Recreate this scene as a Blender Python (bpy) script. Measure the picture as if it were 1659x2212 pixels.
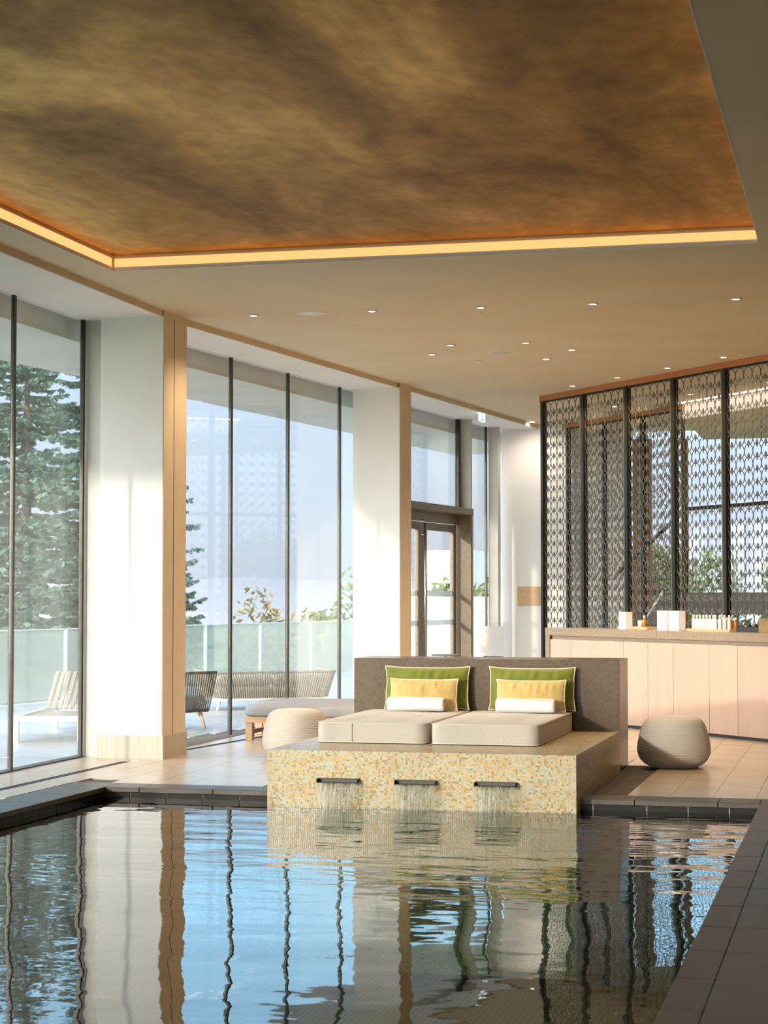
import bpy, math, random
from mathutils import Vector, Matrix, noise
random.seed(7)
for o in list(bpy.data.objects): bpy.data.objects.remove(o, do_unlink=True)
SC = bpy.context.scene
COL = SC.collection
PI = math.pi
R = math.radians

# ------------------------------------------------------------------ camera
cd = bpy.data.cameras.new('camera'); cam = bpy.data.objects.new('camera', cd); COL.objects.link(cam)
cam.location = (0, 0, 1.4)
cam.rotation_euler = (R(90 + 2.511), 0, R(13.926))
cd.sensor_fit = 'HORIZONTAL'; cd.sensor_width = 36; cd.lens = 90.05
cd.clip_end = 2000
cd.dof.use_dof = True; cd.dof.focus_distance = 14.5; cd.dof.aperture_fstop = 9
SC.camera = cam

# ------------------------------------------------------------------ world, sun, exposure
w = bpy.data.worlds.new('World'); SC.world = w; w.use_nodes = True
nt = w.node_tree; nt.nodes.clear()
tc = nt.nodes.new('ShaderNodeTexCoord'); sx = nt.nodes.new('ShaderNodeSeparateXYZ')
rp = nt.nodes.new('ShaderNodeValToRGB'); bg = nt.nodes.new('ShaderNodeBackground'); wo = nt.nodes.new('ShaderNodeOutputWorld')
nt.links.new(tc.outputs['Generated'], sx.inputs[0]); nt.links.new(sx.outputs['Z'], rp.inputs[0])
# hazy low-sun sky: the whole half of the sky around the sun is broadly brighter and warmer
el, az = R(9.0), R(19)
sdir = Vector((math.sin(az) * math.cos(el), math.cos(az) * math.cos(el), -math.sin(el)))
dt = nt.nodes.new('ShaderNodeVectorMath'); dt.operation = 'DOT_PRODUCT'; nt.links.new(tc.outputs['Generated'], dt.inputs[0]); dt.inputs[1].default_value = tuple(-sdir)
mr = nt.nodes.new('ShaderNodeMapRange'); mr.interpolation_type = 'SMOOTHSTEP'; mr.inputs['From Min'].default_value = -.1; mr.inputs['From Max'].default_value = 1.0
nt.links.new(dt.outputs['Value'], mr.inputs[0])
au = nt.nodes.new('ShaderNodeMixRGB'); au.blend_type = 'ADD'; au.inputs[0].default_value = 1
am = nt.nodes.new('ShaderNodeMixRGB'); am.inputs[1].default_value = (0, 0, 0, 1); am.inputs[2].default_value = (3.7, 3.45, 3.05, 1); nt.links.new(mr.outputs[0], am.inputs[0])
nt.links.new(rp.outputs[0], au.inputs[1]); nt.links.new(am.outputs[0], au.inputs[2])
nt.links.new(au.outputs[0], bg.inputs[0]); nt.links.new(bg.outputs[0], wo.inputs[0])
cr = rp.color_ramp
stops = [(0.0, (.44, .47, .56)), (.05, (.44, .51, .62)), (.11, (.46, .58, .74)), (.155, (.74, 1.32, 1.80)), (.30, (.50, .92, 1.4)), (1.0, (.28, .52, .98))]
cr.elements[0].position = 0; cr.elements[0].color = (*stops[0][1], 1)
cr.elements[1].position = 1; cr.elements[1].color = (*stops[-1][1], 1)
for p, c in stops[1:-1]:
    e = cr.elements.new(p); e.color = (*c, 1)
bg.inputs[1].default_value = 1.0

sd = bpy.data.lights.new('sun', 'SUN'); sd.energy = 1.9; sd.color = (1.0, .86, .72); sd.angle = R(1.8)
sun = bpy.data.objects.new('sun', sd); COL.objects.link(sun)
sun.rotation_euler = sdir.to_track_quat('-Z', 'Y').to_euler()
sun.location = (-20, -40, 12)

vs = SC.view_settings
vs.view_transform = 'Standard'; vs.look = 'None'; vs.gamma = 1; vs.use_curve_mapping = False
vs.exposure = 0.88
SC.cycles.transparent_max_bounces = 24
SC.cycles.max_bounces = 10
SC.cycles.diffuse_bounces = 6
SC.cycles.glossy_bounces = 5

# ------------------------------------------------------------------ materials
def new_mat(name):
    m = bpy.data.materials.new(name); m.use_nodes = True
    n = m.node_tree; n.nodes.clear()
    out = n.nodes.new('ShaderNodeOutputMaterial'); b = n.nodes.new('ShaderNodeBsdfPrincipled')
    n.links.new(b.outputs[0], out.inputs[0])
    return m, n, b, out
def N(n, t, **k):
    x = n.nodes.new(t)
    for a, v in k.items(): setattr(x, a, v)
    return x
def mathn(n, op, a, b=None):
    x = n.nodes.new('ShaderNodeMath'); x.operation = op
    for i, v in enumerate((a, b)):
        if v is None: continue
        if isinstance(v, (int, float)): x.inputs[i].default_value = v
        else: n.links.new(v, x.inputs[i])
    return x.outputs[0]
def ramp(n, fac, stops, interp='LINEAR'):
    x = n.nodes.new('ShaderNodeValToRGB'); c = x.color_ramp; c.interpolation = interp
    c.elements[0].position = stops[0][0]; c.elements[0].color = (*stops[0][1], 1)
    c.elements[1].position = stops[-1][0]; c.elements[1].color = (*stops[-1][1], 1)
    for p, col in stops[1:-1]:
        e = c.elements.new(p); e.color = (*col, 1)
    n.links.new(fac, x.inputs[0]); return x.outputs[0]
def coords(n, kind='Object', scale=(1, 1, 1), uv=False):
    t = n.nodes.new('ShaderNodeTexCoord'); mp = n.nodes.new('ShaderNodeMapping'); mp.inputs['Scale'].default_value = scale
    n.links.new(t.outputs['UV' if uv else kind], mp.inputs[0]); return mp.outputs[0]
def noise_mat(name, c1, c2, scale=8, stretch=(1, 1, 1), rough=.5, metal=0, bump=0, bscale=None, detail=4, uv=False, coat=0, spec=.5, sheen=0, lo=.35, hi=.65, vary=0):
    m, n, b, o = new_mat(name)
    v = coords(n, scale=stretch, uv=uv)
    t = N(n, 'ShaderNodeTexNoise'); t.inputs['Scale'].default_value = scale; t.inputs['Detail'].default_value = detail
    n.links.new(v, t.inputs['Vector'])
    c = ramp(n, t.outputs[0], [(lo, c1), (hi, c2)])
    if vary:
        oi = N(n, 'ShaderNodeObjectInfo'); hs = N(n, 'ShaderNodeHueSaturation')
        val = mathn(n, 'ADD', mathn(n, 'MULTIPLY', oi.outputs['Random'], vary), 1 - vary / 2)
        n.links.new(val, hs.inputs['Value']); n.links.new(c, hs.inputs['Color']); c = hs.outputs[0]
    n.links.new(c, b.inputs['Base Color'])
    b.inputs['Roughness'].default_value = rough; b.inputs['Metallic'].default_value = metal
    b.inputs['Coat Weight'].default_value = coat; b.inputs['Coat Roughness'].default_value = .08
    b.inputs['Specular IOR Level'].default_value = spec
    b.inputs['Sheen Weight'].default_value = sheen
    if bump:
        t2 = N(n, 'ShaderNodeTexNoise'); t2.inputs['Scale'].default_value = bscale or scale * 3; t2.inputs['Detail'].default_value = 3
        n.links.new(v, t2.inputs['Vector'])
        bp = N(n, 'ShaderNodeBump'); bp.inputs['Strength'].default_value = 1; bp.inputs['Distance'].default_value = bump
        n.links.new(t2.outputs[0], bp.inputs['Height']); n.links.new(bp.outputs[0], b.inputs['Normal'])
    return m
def fresnel(n, ior, normal=None):
    # thin pane: the same mirror strength from either side
    fr = n.nodes.new('ShaderNodeFresnel'); ge = n.nodes.new('ShaderNodeNewGeometry')
    v = mathn(n, 'ADD', mathn(n, 'MULTIPLY', ge.outputs['Backfacing'], 1 / ior - ior), ior)
    n.links.new(v, fr.inputs['IOR'])
    if normal: n.links.new(normal, fr.inputs['Normal'])
    return fr
def glass_mat(name, ior=1.5, tint=(1, 1, 1), rough=0.0, haze=0, hazecol=(.8, .9, .85)):
    m = bpy.data.materials.new(name); m.use_nodes = True; n = m.node_tree; n.nodes.clear()
    out = N(n, 'ShaderNodeOutputMaterial'); tr = N(n, 'ShaderNodeBsdfTransparent'); gl = N(n, 'ShaderNodeBsdfGlossy')
    tr.inputs[0].default_value = (*tint, 1); gl.inputs['Roughness'].default_value = rough
    fr = fresnel(n, ior)
    mx = N(n, 'ShaderNodeMixShader'); n.links.new(fr.outputs[0], mx.inputs[0])
    src = tr.outputs[0]
    if haze:
        df = N(n, 'ShaderNodeBsdfDiffuse'); df.inputs[0].default_value = (*hazecol, 1)
        tl = N(n, 'ShaderNodeBsdfTranslucent'); tl.inputs[0].default_value = (*hazecol, 1)
        ad = N(n, 'ShaderNodeMixShader'); ad.inputs[0].default_value = .5
        n.links.new(df.outputs[0], ad.inputs[1]); n.links.new(tl.outputs[0], ad.inputs[2])
        m2 = N(n, 'ShaderNodeMixShader'); m2.inputs[0].default_value = haze
        n.links.new(tr.outputs[0], m2.inputs[1]); n.links.new(ad.outputs[0], m2.inputs[2]); src = m2.outputs[0]
    n.links.new(src, mx.inputs[1]); n.links.new(gl.outputs[0], mx.inputs[2]); n.links.new(mx.outputs[0], out.inputs[0])
    return m
def emit_mat(name, col, s):
    m = bpy.data.materials.new(name); m.use_nodes = True; n = m.node_tree; n.nodes.clear()
    out = N(n, 'ShaderNodeOutputMaterial'); e = N(n, 'ShaderNodeEmission'); e.inputs[0].default_value = (*col, 1); e.inputs[1].default_value = s
    n.links.new(e.outputs[0], out.inputs[0]); return m

M = {}
M['white'] = noise_mat('white_plaster', (.86, .855, .84), (.89, .885, .87), 3, rough=.7, bump=.0006, bscale=60)
M['ceil'] = noise_mat('ceiling_plaster', (.70, .58, .385), (.75, .63, .42), 1.2, rough=.62, bump=.0006, bscale=40)
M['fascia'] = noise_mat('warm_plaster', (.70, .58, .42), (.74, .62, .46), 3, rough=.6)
M['skirt'] = noise_mat('stone_skirting', (.46, .40, .33), (.54, .48, .40), 40, stretch=(1, 1, .03), rough=.5)
M['bronze'] = noise_mat('dark_bronze', (.030, .028, .022), (.045, .04, .03), 20, rough=.35, metal=.6)
M['bronze_lit'] = noise_mat('bronze_lit_tone', (.22, .18, .13), (.26, .215, .155), 20, rough=.45, metal=.35)  # paler copy of the bronze, its lit look put into the colour
M['alu'] = noise_mat('grey_aluminium', (.52, .51, .47), (.57, .56, .52), 5, rough=.5, metal=.15)
M['glass'] = glass_mat('window_glass', 1.52, (.955, .975, .965))
M['railglass'] = glass_mat('rail_glass', 1.45, (.86, .92, .88), haze=.42, hazecol=(.60, .63, .60))
M['frost'] = glass_mat('frosted_band', 1.4, (.8, .82, .84), haze=.55, hazecol=(.70, .71, .72))
M['chrome'] = noise_mat('brushed_steel', (.6, .59, .56), (.66, .65, .62), 30, rough=.22, metal=1)
M['copper'] = noise_mat('copper_trim', (.52, .20, .08), (.60, .25, .11), 10, rough=.45, metal=.5)
M['screen'] = noise_mat('grey_bronze_lattice', (.12, .12, .105), (.16, .16, .14), 20, rough=.4, metal=.5)
M['wood'] = noise_mat('pale_oak', (.55, .35, .215), (.66, .45, .29), 5, stretch=(9, 9, .5), rough=.5, bump=.0003, bscale=30)
M['woodbench'] = noise_mat('teak', (.55, .36, .20), (.66, .45, .27), 6, stretch=(1, 8, 8), rough=.5)
M['cab'] = noise_mat('pale_oak_veneer', (.52, .375, .30), (.59, .44, .36), 3, stretch=(14, 14, .35), rough=.5, detail=5, lo=.3, hi=.7)
M['tray'] = noise_mat('tray_wood', (.62, .40, .22), (.70, .47, .28), 9, stretch=(1, 6, 6), rough=.5)
M['coping'] = noise_mat('dark_coping_stone', (.046, .032, .020), (.064, .046, .030), 5, rough=.42, bump=.0008, bscale=50, vary=.12)
M['bandtile'] = noise_mat('black_band_tile', (.016, .015, .012), (.026, .022, .017), 4, rough=.3, spec=.12)
M['grout'] = noise_mat('pale_grout', (.62, .62, .58), (.7, .7, .66), 30, rough=.8)
M['darkgrout'] = noise_mat('dark_grout', (.10, .08, .065), (.12, .10, .08), 30, rough=.8)
M['tile'] = noise_mat('beige_floor_tile', (.475, .395, .31), (.535, .445, .35), 3, rough=.27, bump=.0004, bscale=30, vary=.07)
M['terrace'] = noise_mat('terrace_paving', (.38, .39, .41), (.44, .45, .47), 3, rough=.4, vary=.1)
M['ground'] = noise_mat('grass_ground', (.10, .16, .07), (.17, .22, .10), .5, rough=.95)
M['fab_beige'] = noise_mat('beige_canvas', (.48, .445, .39), (.55, .51, .45), 220, rough=.85, bump=.0005, bscale=500, sheen=.2)
M['piping'] = noise_mat('cream_piping', (.66, .60, .47), (.74, .68, .55), 60, rough=.8)
M['fab_green'] = noise_mat('green_velvet', (.145, .175, .008), (.185, .215, .014), 9, rough=.7, bump=.004, bscale=9, sheen=.3)
M['fab_yellow'] = noise_mat('yellow_cotton', (.60, .42, .14), (.66, .47, .18), 10, rough=.75, bump=.003, bscale=11, sheen=.2)
M['towel'] = noise_mat('white_towel', (.80, .80, .80), (.86, .86, .86), 70, rough=.95, bump=.002, bscale=90, sheen=.4)
M['fab_grey'] = noise_mat('grey_canvas', (.28, .28, .29), (.34, .34, .35), 150, rough=.85)
M['rope_dark'] = noise_mat('dark_rope', (.045, .042, .034), (.08, .075, .06), 60, rough=.8)
M['rope_beige'] = noise_mat('beige_rope', (.26, .22, .17), (.34, .29, .23), 60, rough=.8)
M['whitemetal'] = noise_mat('white_metal', (.80, .80, .79), (.84, .84, .83), 20, rough=.4)
M['paper'] = noise_mat('white_card', (.82, .82, .83), (.86, .86, .87), 9, rough=.6)
M['amber'] = noise_mat('amber_plastic', (.42, .17, .03), (.50, .22, .04), 9, rough=.2)
M['black'] = noise_mat('black_plastic', (.02, .018, .015), (.03, .027, .022), 9, rough=.4)
M['kraft'] = noise_mat('kraft_card', (.30, .20, .10), (.36, .25, .13), 30, rough=.8)
M['needle'] = noise_mat('spruce_needles', (.045, .10, .075), (.10, .17, .12), 3, rough=.8)
M['leaf'] = noise_mat('leaf_green', (.13, .19, .06), (.24, .28, .09), 2, rough=.7)
M['leaf_y'] = noise_mat('autumn_leaves', (.32, .20, .10), (.34, .30, .12), 2, rough=.7)
M['bark'] = noise_mat('bark', (.10, .075, .05), (.17, .13, .10), 12, stretch=(1, 1, .2), rough=.9)
M['plaster_out'] = noise_mat('outdoor_render', (.72, .70, .66), (.78, .76, .72), 2, rough=.8)
M['darkstone'] = noise_mat('charcoal_panel', (.10, .095, .085), (.14, .13, .115), 4, rough=.5)
M['brownpanel'] = noise_mat('brown_timber_panel', (.30, .15, .06), (.38, .20, .09), 5, stretch=(6, 6, .5), rough=.5)
M['lamp'] = emit_mat('lamp_white', (1, .88, .70), 6)
M['led'] = emit_mat('led_orange', (1.0, .40, .14), .92)
M['exitw'] = emit_mat('exit_white', (.9, 1, .97), 1.1)
M['exitg'] = emit_mat('exit_green', (.05, .45, .30), .9)

# brown engineered stone with pale flecks
def stone(name, c1, c2, fleck, rough):
    m, n, b, o = new_mat(name)
    v = coords(n)
    t = N(n, 'ShaderNodeTexNoise'); t.inputs['Scale'].default_value = 35; t.inputs['Detail'].default_value = 6; n.links.new(v, t.inputs['Vector'])
    c = ramp(n, t.outputs[0], [(.35, c1), (.65, c2)])
    vo = N(n, 'ShaderNodeTexVoronoi'); vo.inputs['Scale'].default_value = 60; n.links.new(v, vo.inputs['Vector'])
    k = ramp(n, vo.outputs['Distance'], [(.10, (1, 1, 1)), (.17, (0, 0, 0))])
    wn = N(n, 'ShaderNodeSeparateColor'); n.links.new(vo.outputs['Color'], wn.inputs[0])
    k2 = mathn(n, 'MULTIPLY', k, mathn(n, 'GREATER_THAN', wn.outputs[0], .72))
    mx = N(n, 'ShaderNodeMixRGB'); n.links.new(k2, mx.inputs[0]); n.links.new(c, mx.inputs[1]); mx.inputs[2].default_value = (*fleck, 1)
    n.links.new(mx.outputs[0], b.inputs['Base Color']); b.inputs['Roughness'].default_value = rough; b.inputs['Specular IOR Level'].default_value = .3
    return m
M['stone'] = stone('brown_quartz', (.092, .056, .027), (.125, .078, .040), (.33, .22, .12), .26)
M['stone2'] = stone('taupe_quartz', (.29, .225, .165), (.34, .27, .20), (.45, .37, .28), .25)

# glass mosaic: one colour per little tile, grout lines, glossy
def mosaic(name, pitch, cols, grout, rough, bumpd):
    m, n, b, o = new_mat(name)
    t = N(n, 'ShaderNodeTexCoord'); s = N(n, 'ShaderNodeSeparateXYZ'); n.links.new(t.outputs['UV'], s.inputs[0])
    u = mathn(n, 'MULTIPLY', s.outputs[0], 1 / pitch); v = mathn(n, 'MULTIPLY', s.outputs[1], 1 / pitch)
    fu = mathn(n, 'FLOOR', u); fv = mathn(n, 'FLOOR', v)
    cb = N(n, 'ShaderNodeCombineXYZ'); n.links.new(fu, cb.inputs[0]); n.links.new(fv, cb.inputs[1])
    wn = N(n, 'ShaderNodeTexWhiteNoise'); wn.noise_dimensions = '2D'; n.links.new(cb.outputs[0], wn.inputs['Vector'])
    ns = N(n, 'ShaderNodeTexNoise'); ns.inputs['Scale'].default_value = .13; ns.inputs['Detail'].default_value = 3; n.links.new(cb.outputs[0], ns.inputs['Vector'])
    f = mathn(n, 'ADD', mathn(n, 'MULTIPLY', wn.outputs[0], .80), mathn(n, 'MULTIPLY', mathn(n, 'SUBTRACT', ns.outputs[0], .5), 1.1))
    f = mathn(n, 'ADD', f, .1)
    c = ramp(n, f, cols, 'CONSTANT')
    du = mathn(n, 'ABSOLUTE', mathn(n, 'SUBTRACT', mathn(n, 'FRACT', u), .5)); dv = mathn(n, 'ABSOLUTE', mathn(n, 'SUBTRACT', mathn(n, 'FRACT', v), .5))
    g = mathn(n, 'GREATER_THAN', mathn(n, 'MAXIMUM', du, dv), .405)
    mx = N(n, 'ShaderNodeMixRGB'); n.links.new(g, mx.inputs[0]); n.links.new(c, mx.inputs[1]); mx.inputs[2].default_value = (*grout, 1)
    n.links.new(mx.outputs[0], b.inputs['Base Color'])
    rr = mathn(n, 'ADD', mathn(n, 'MULTIPLY', g, .5), rough); n.links.new(rr, b.inputs['Roughness'])
    # every tile is tipped a little differently: per tile slope through the bump
    w2 = N(n, 'ShaderNodeTexWhiteNoise'); w2.noise_dimensions = '2D'
    n.links.new(cb.outputs[0], w2.inputs['Vector'])
    sc = N(n, 'ShaderNodeSeparateColor'); n.links.new(w2.outputs['Color'], sc.inputs[0])
    h = mathn(n, 'ADD', mathn(n, 'MULTIPLY', mathn(n, 'FRACT', u), mathn(n, 'SUBTRACT', sc.outputs[1], .5)), mathn(n, 'MULTIPLY', mathn(n, 'FRACT', v), mathn(n, 'SUBTRACT', sc.outputs[2], .5)))
    h = mathn(n, 'SUBTRACT', h, mathn(n, 'MULTIPLY', g, .8))
    bp = N(n, 'ShaderNodeBump'); bp.inputs['Distance'].default_value = bumpd; n.links.new(h, bp.inputs['Height']); n.links.new(bp.outputs[0], b.inputs['Normal'])
    return m
M['mosaic'] = mosaic('gold_mosaic', .0152, [(0, (.54, .50, .34)), (.24, (.50, .45, .28)), (.34, (.36, .36, .20)), (.42, (.60, .50, .34)), (.52, (.66, .36, .07)), (.62, (.50, .26, .035)), (.70, (.24, .20, .05)), (.76, (.66, .40, .10)), (.86, (.36, .15, .03)), (.92, (.58, .34, .22)), (1, (.56, .50, .34))], (.50, .46, .35), .26, .0007)
M['poolmosaic'] = mosaic('green_pool_mosaic', .04, [(0, (.045, .055, .03)), (.35, (.07, .08, .04)), (.55, (.09, .085, .045)), (.75, (.04, .07, .06)), (.9, (.11, .10, .06)), (1, (.05, .10, .10))], (.05, .05, .035), .3, .0005)

# gold leafed ceiling
m, n, b, o = new_mat('gold_leaf_plaster'); v = coords(n, scale=(1.1, .42, 1))
t = N(n, 'ShaderNodeTexNoise'); t.inputs['Scale'].default_value = .85; t.inputs['Detail'].default_value = 10; t.inputs['Roughness'].default_value = .58; t.inputs['Distortion'].default_value = .5; n.links.new(v, t.inputs['Vector'])
v2 = coords(n, scale=(1.2, .75, 1)); t2 = N(n, 'ShaderNodeTexNoise'); t2.inputs['Scale'].default_value = 7; t2.inputs['Detail'].default_value = 7; n.links.new(v2, t2.inputs['Vector'])
f = mathn(n, 'ADD', mathn(n, 'MULTIPLY', t.outputs[0], .82), mathn(n, 'MULTIPLY', t2.outputs[0], .18))
n.links.new(ramp(n, f, [(.36, (.23, .115, .009)), (.5, (.40, .215, .021)), (.64, (.66, .41, .06))]), b.inputs['Base Color'])
n.links.new(ramp(n, f, [(.35, (.62,) * 3), (.65, (.40,) * 3)]), b.inputs['Roughness'])
b.inputs['Metallic'].default_value = .88
t3 = N(n, 'ShaderNodeTexNoise'); t3.inputs['Scale'].default_value = 60; t3.inputs['Detail'].default_value = 5; n.links.new(coords(n), t3.inputs['Vector'])
bp = N(n, 'ShaderNodeBump'); bp.inputs['Distance'].default_value = .0035; n.links.new(t3.outputs[0], bp.inputs['Height']); n.links.new(bp.outputs[0], b.inputs['Normal'])
M['gold'] = m

# pool water: fresnel mirror over a green tinted clear body, fine relief of ripples
def water(name, tint, kind):
    m = bpy.data.materials.new(name); m.use_nodes = True; n = m.node_tree; n.nodes.clear()
    out = N(n, 'ShaderNodeOutputMaterial'); tr = N(n, 'ShaderNodeBsdfTransparent'); gl = N(n, 'ShaderNodeBsdfGlossy')
    tr.inputs[0].default_value = (*tint, 1); gl.inputs['Roughness'].default_value = 0.0
    fr = fresnel(n, 1.7 if kind == 'pool' else 1.33)
    mx = N(n, 'ShaderNodeMixShader')
    bp = N(n, 'ShaderNodeBump'); bp.inputs['Distance'].default_value = 1.0
    if kind == 'pool':
        def layer(scale, amp, sc=(1, 1, 1), det=1.5):
            t = N(n, 'ShaderNodeTexNoise'); t.inputs['Scale'].default_value = scale; t.inputs['Detail'].default_value = det
            n.links.new(coords(n, scale=sc), t.inputs['Vector']); return mathn(n, 'MULTIPLY', mathn(n, 'SUBTRACT', t.outputs[0], .5), amp)
        h = mathn(n, 'ADD', layer(1.1, .0075), mathn(n, 'ADD', layer(4.5, .0013, det=1.0), layer(13, .00022)))
        # stronger chop fanning out from the three spouts
        t = N(n, 'ShaderNodeTexCoord'); s = N(n, 'ShaderNodeSeparateXYZ'); n.links.new(t.outputs['Object'], s.inputs[0])
        near = ramp(n, mathn(n, 'DIVIDE', mathn(n, 'SUBTRACT', 13.0, s.outputs[1]), 6.0), [(0, (.25,) * 3), (.12, (1,) * 3), (.42, (.8,) * 3), (.75, (.1,) * 3)])
        side = ramp(n, mathn(n, 'DIVIDE', mathn(n, 'ADD', s.outputs[0], 5.4), 4.7), [(0, (.05,) * 3), (.25, (.4,) * 3), (.5, (1,) * 3)])
        ch = layer(2.6, .012, (.55, 1.5, 1), det=2)
        h = mathn(n, 'ADD', h, mathn(n, 'MULTIPLY', mathn(n, 'MULTIPLY', near, side), ch))
        n.links.new(h, bp.inputs['Height'])
    else:
        t = N(n, 'ShaderNodeTexNoise'); t.inputs['Scale'].default_value = 14; t.inputs['Detail'].default_value = 2; n.links.new(coords(n, scale=(4, 1, .5)), t.inputs['Vector'])
        n.links.new(mathn(n, 'MULTIPLY', t.outputs[0], .03), bp.inputs['Height'])
    n.links.new(bp.outputs[0], fr.inputs['Normal']); n.links.new(bp.outputs[0], gl.inputs['Normal'])
    body = tr.outputs[0]
    if kind == 'fall':   # air carried down in the sheet, in vertical streaks
        df = N(n, 'ShaderNodeBsdfTranslucent'); df.inputs[0].default_value = (.9, .9, .88, 1); d2 = N(n, 'ShaderNodeBsdfDiffuse'); d2.inputs[0].default_value = (.9, .9, .88, 1)
        m3 = N(n, 'ShaderNodeMixShader'); n.links.new(df.outputs[0], m3.inputs[1]); n.links.new(d2.outputs[0], m3.inputs[2])
        t4 = N(n, 'ShaderNodeTexNoise'); t4.inputs['Scale'].default_value = 30; t4.inputs['Detail'].default_value = 3; n.links.new(coords(n, scale=(4, 1, .35)), t4.inputs['Vector'])
        m4 = N(n, 'ShaderNodeMixShader'); n.links.new(ramp(n, t4.outputs[0], [(.5, (.02,) * 3), (.72, (.6,) * 3)]), m4.inputs[0]); n.links.new(tr.outputs[0], m4.inputs[1]); n.links.new(m3.outputs[0], m4.inputs[2]); body = m4.outputs[0]
    n.links.new(fr.outputs[0], mx.inputs[0]); n.links.new(body, mx.inputs[1]); n.links.new(gl.outputs[0], mx.inputs[2])
    n.links.new(mx.outputs[0], out.inputs[0]); return m
M['water'] = water('pool_water', (.30, .42, .33), 'pool')
M['fall'] = water('falling_water', (.90, .92, .90), 'fall')

# knitted pouf: cream with fine horizontal ribs
m, n, b, o = new_mat('cream_knit'); b.inputs['Base Color'].default_value = (.53, .475, .42, 1); b.inputs['Roughness'].default_value = .8; b.inputs['Sheen Weight'].default_value = .3
wv = N(n, 'ShaderNodeTexWave'); wv.bands_direction = 'Z'; wv.inputs['Scale'].default_value = 22; wv.inputs['Distortion'].default_value = .4; n.links.new(coords(n), wv.inputs['Vector'])
bp = N(n, 'ShaderNodeBump'); bp.inputs['Distance'].default_value = .0022; n.links.new(wv.outputs[1], bp.inputs['Height']); n.links.new(bp.outputs[0], b.inputs['Normal'])
M['knit'] = m

# ------------------------------------------------------------------ mesh helpers
class MB:
    def __init__(s): s.v = []; s.f = []; s.smooth = []
    def add(s, v, f, smooth=False):
        o = len(s.v); s.v += [tuple(p) for p in v]; s.f += [tuple(i + o for i in q) for q in f]; s.smooth += [smooth] * len(f); return s
    def box(s, x0, x1, y0, y1, z0, z1, rz=0, c=None):
        v = [(x, y, z) for z in (z0, z1) for x, y in ((x0, y0), (x1, y0), (x1, y1), (x0, y1))]
        if rz:
            cx, cy = c if c else ((x0 + x1) / 2, (y0 + y1) / 2); a, b_ = math.cos(rz), math.sin(rz)
            v = [(cx + (x - cx) * a - (y - cy) * b_, cy + (x - cx) * b_ + (y - cy) * a, z) for x, y, z in v]
        return s.add(v, [(3, 2, 1, 0), (4, 5, 6, 7), (0, 1, 5, 4), (1, 2, 6, 5), (2, 3, 7, 6), (3, 0, 4, 7)])
    def prism(s, poly, z0, z1):
        a = sum(poly[i][0] * poly[(i + 1) % len(poly)][1] - poly[(i + 1) % len(poly)][0] * poly[i][1] for i in range(len(poly)))
        if a < 0: poly = poly[::-1]
        k = len(poly); v = [(x, y, z0) for x, y in poly] + [(x, y, z1) for x, y in poly]
        f = [tuple(range(k))[::-1], tuple(range(k, 2 * k))] + [(i, (i + 1) % k, k + (i + 1) % k, k + i) for i in range(k)]
        return s.add(v, f)
    def tube(s, pts, r, seg=8, closed=False, cap=True):
        pts = [Vector(p) for p in pts]; k = len(pts); rs = r if isinstance(r, (list, tuple)) else [r] * k; v = []; up0 = None
        for i, p in enumerate(pts):
            if closed: t = pts[(i + 1) % k] - pts[i - 1]
            else: t = pts[min(i + 1, k - 1)] - pts[max(i - 1, 0)]
            t.normalize(); up = up0 if up0 is not None else (Vector((0, 0, 1)) if abs(t.z) < .9 else Vector((1, 0, 0)))
            a = t.cross(up); a.normalize(); b_ = a.cross(t); up0 = b_
            v += [tuple(p + (a * math.cos(2 * PI * j / seg) + b_ * math.sin(2 * PI * j / seg)) * rs[i]) for j in range(seg)]
        f = []
        for i in range(k if closed else k - 1):
            for j in range(seg):
                f.append((i * seg + j, i * seg + (j + 1) % seg, ((i + 1) % k) * seg + (j + 1) % seg, ((i + 1) % k) * seg + j))
        s.add(v, f, True)
        if cap and not closed:
            o = len(s.v) - len(v); s.f += [tuple(o + j for j in range(seg))[::-1], tuple(o + (k - 1) * seg + j for j in range(seg))]; s.smooth += [False, False]
        return s
    def lathe(s, prof, seg=48, c=(0, 0, 0), cap=True):
        v = []; k = len(prof)
        for r, z in prof: v += [(c[0] + r * math.cos(2 * PI * j / seg), c[1] + r * math.sin(2 * PI * j / seg), c[2] + z) for j in range(seg)]
        f = [(i * seg + j, i * seg + (j + 1) % seg, (i + 1) * seg + (j + 1) % seg, (i + 1) * seg + j) for i in range(k - 1) for j in range(seg)]
        s.add(v, f, True); o = len(s.v) - len(v)
        if not cap: return s
        s.f += [tuple(o + j for j in range(seg))[::-1], tuple(o + (k - 1) * seg + j for j in range(seg))]; s.smooth += [True, True]
        return s
    def mesh(s, name, mat):
        me = bpy.data.meshes.new(name); me.from_pydata(s.v, [], s.f); me.update()
        me.polygons.foreach_set('use_smooth', s.smooth)
        uv = me.uv_layers.new(name='UVMap'); co = me.vertices; data = uv.data
        if len(me.polygons) < 60000:
            for p in me.polygons:
                nx, ny, nz = (abs(q) for q in p.normal)
                for li in p.loop_indices:
                    c = co[me.loops[li].vertex_index].co
                    if nz >= nx and nz >= ny: data[li].uv = (c.x, c.y)
                    elif nx > ny: data[li].uv = (c.y, c.z)
                    else: data[li].uv = (c.x, c.z)
        if mat: me.materials.append(mat)
        return me
    def build(s, name, mat, parent=None, bevel=0, loc=None, rot=None):
        o = bpy.data.objects.new(name, s.mesh(name, mat)); COL.objects.link(o)
        if parent: o.parent = parent
        if loc: o.location = loc
        if rot: o.rotation_euler = rot
        if bevel:
            b_ = o.modifiers.new('bevel', 'BEVEL'); b_.width = bevel; b_.segments = 2; b_.limit_method = 'ANGLE'
        return o
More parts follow.
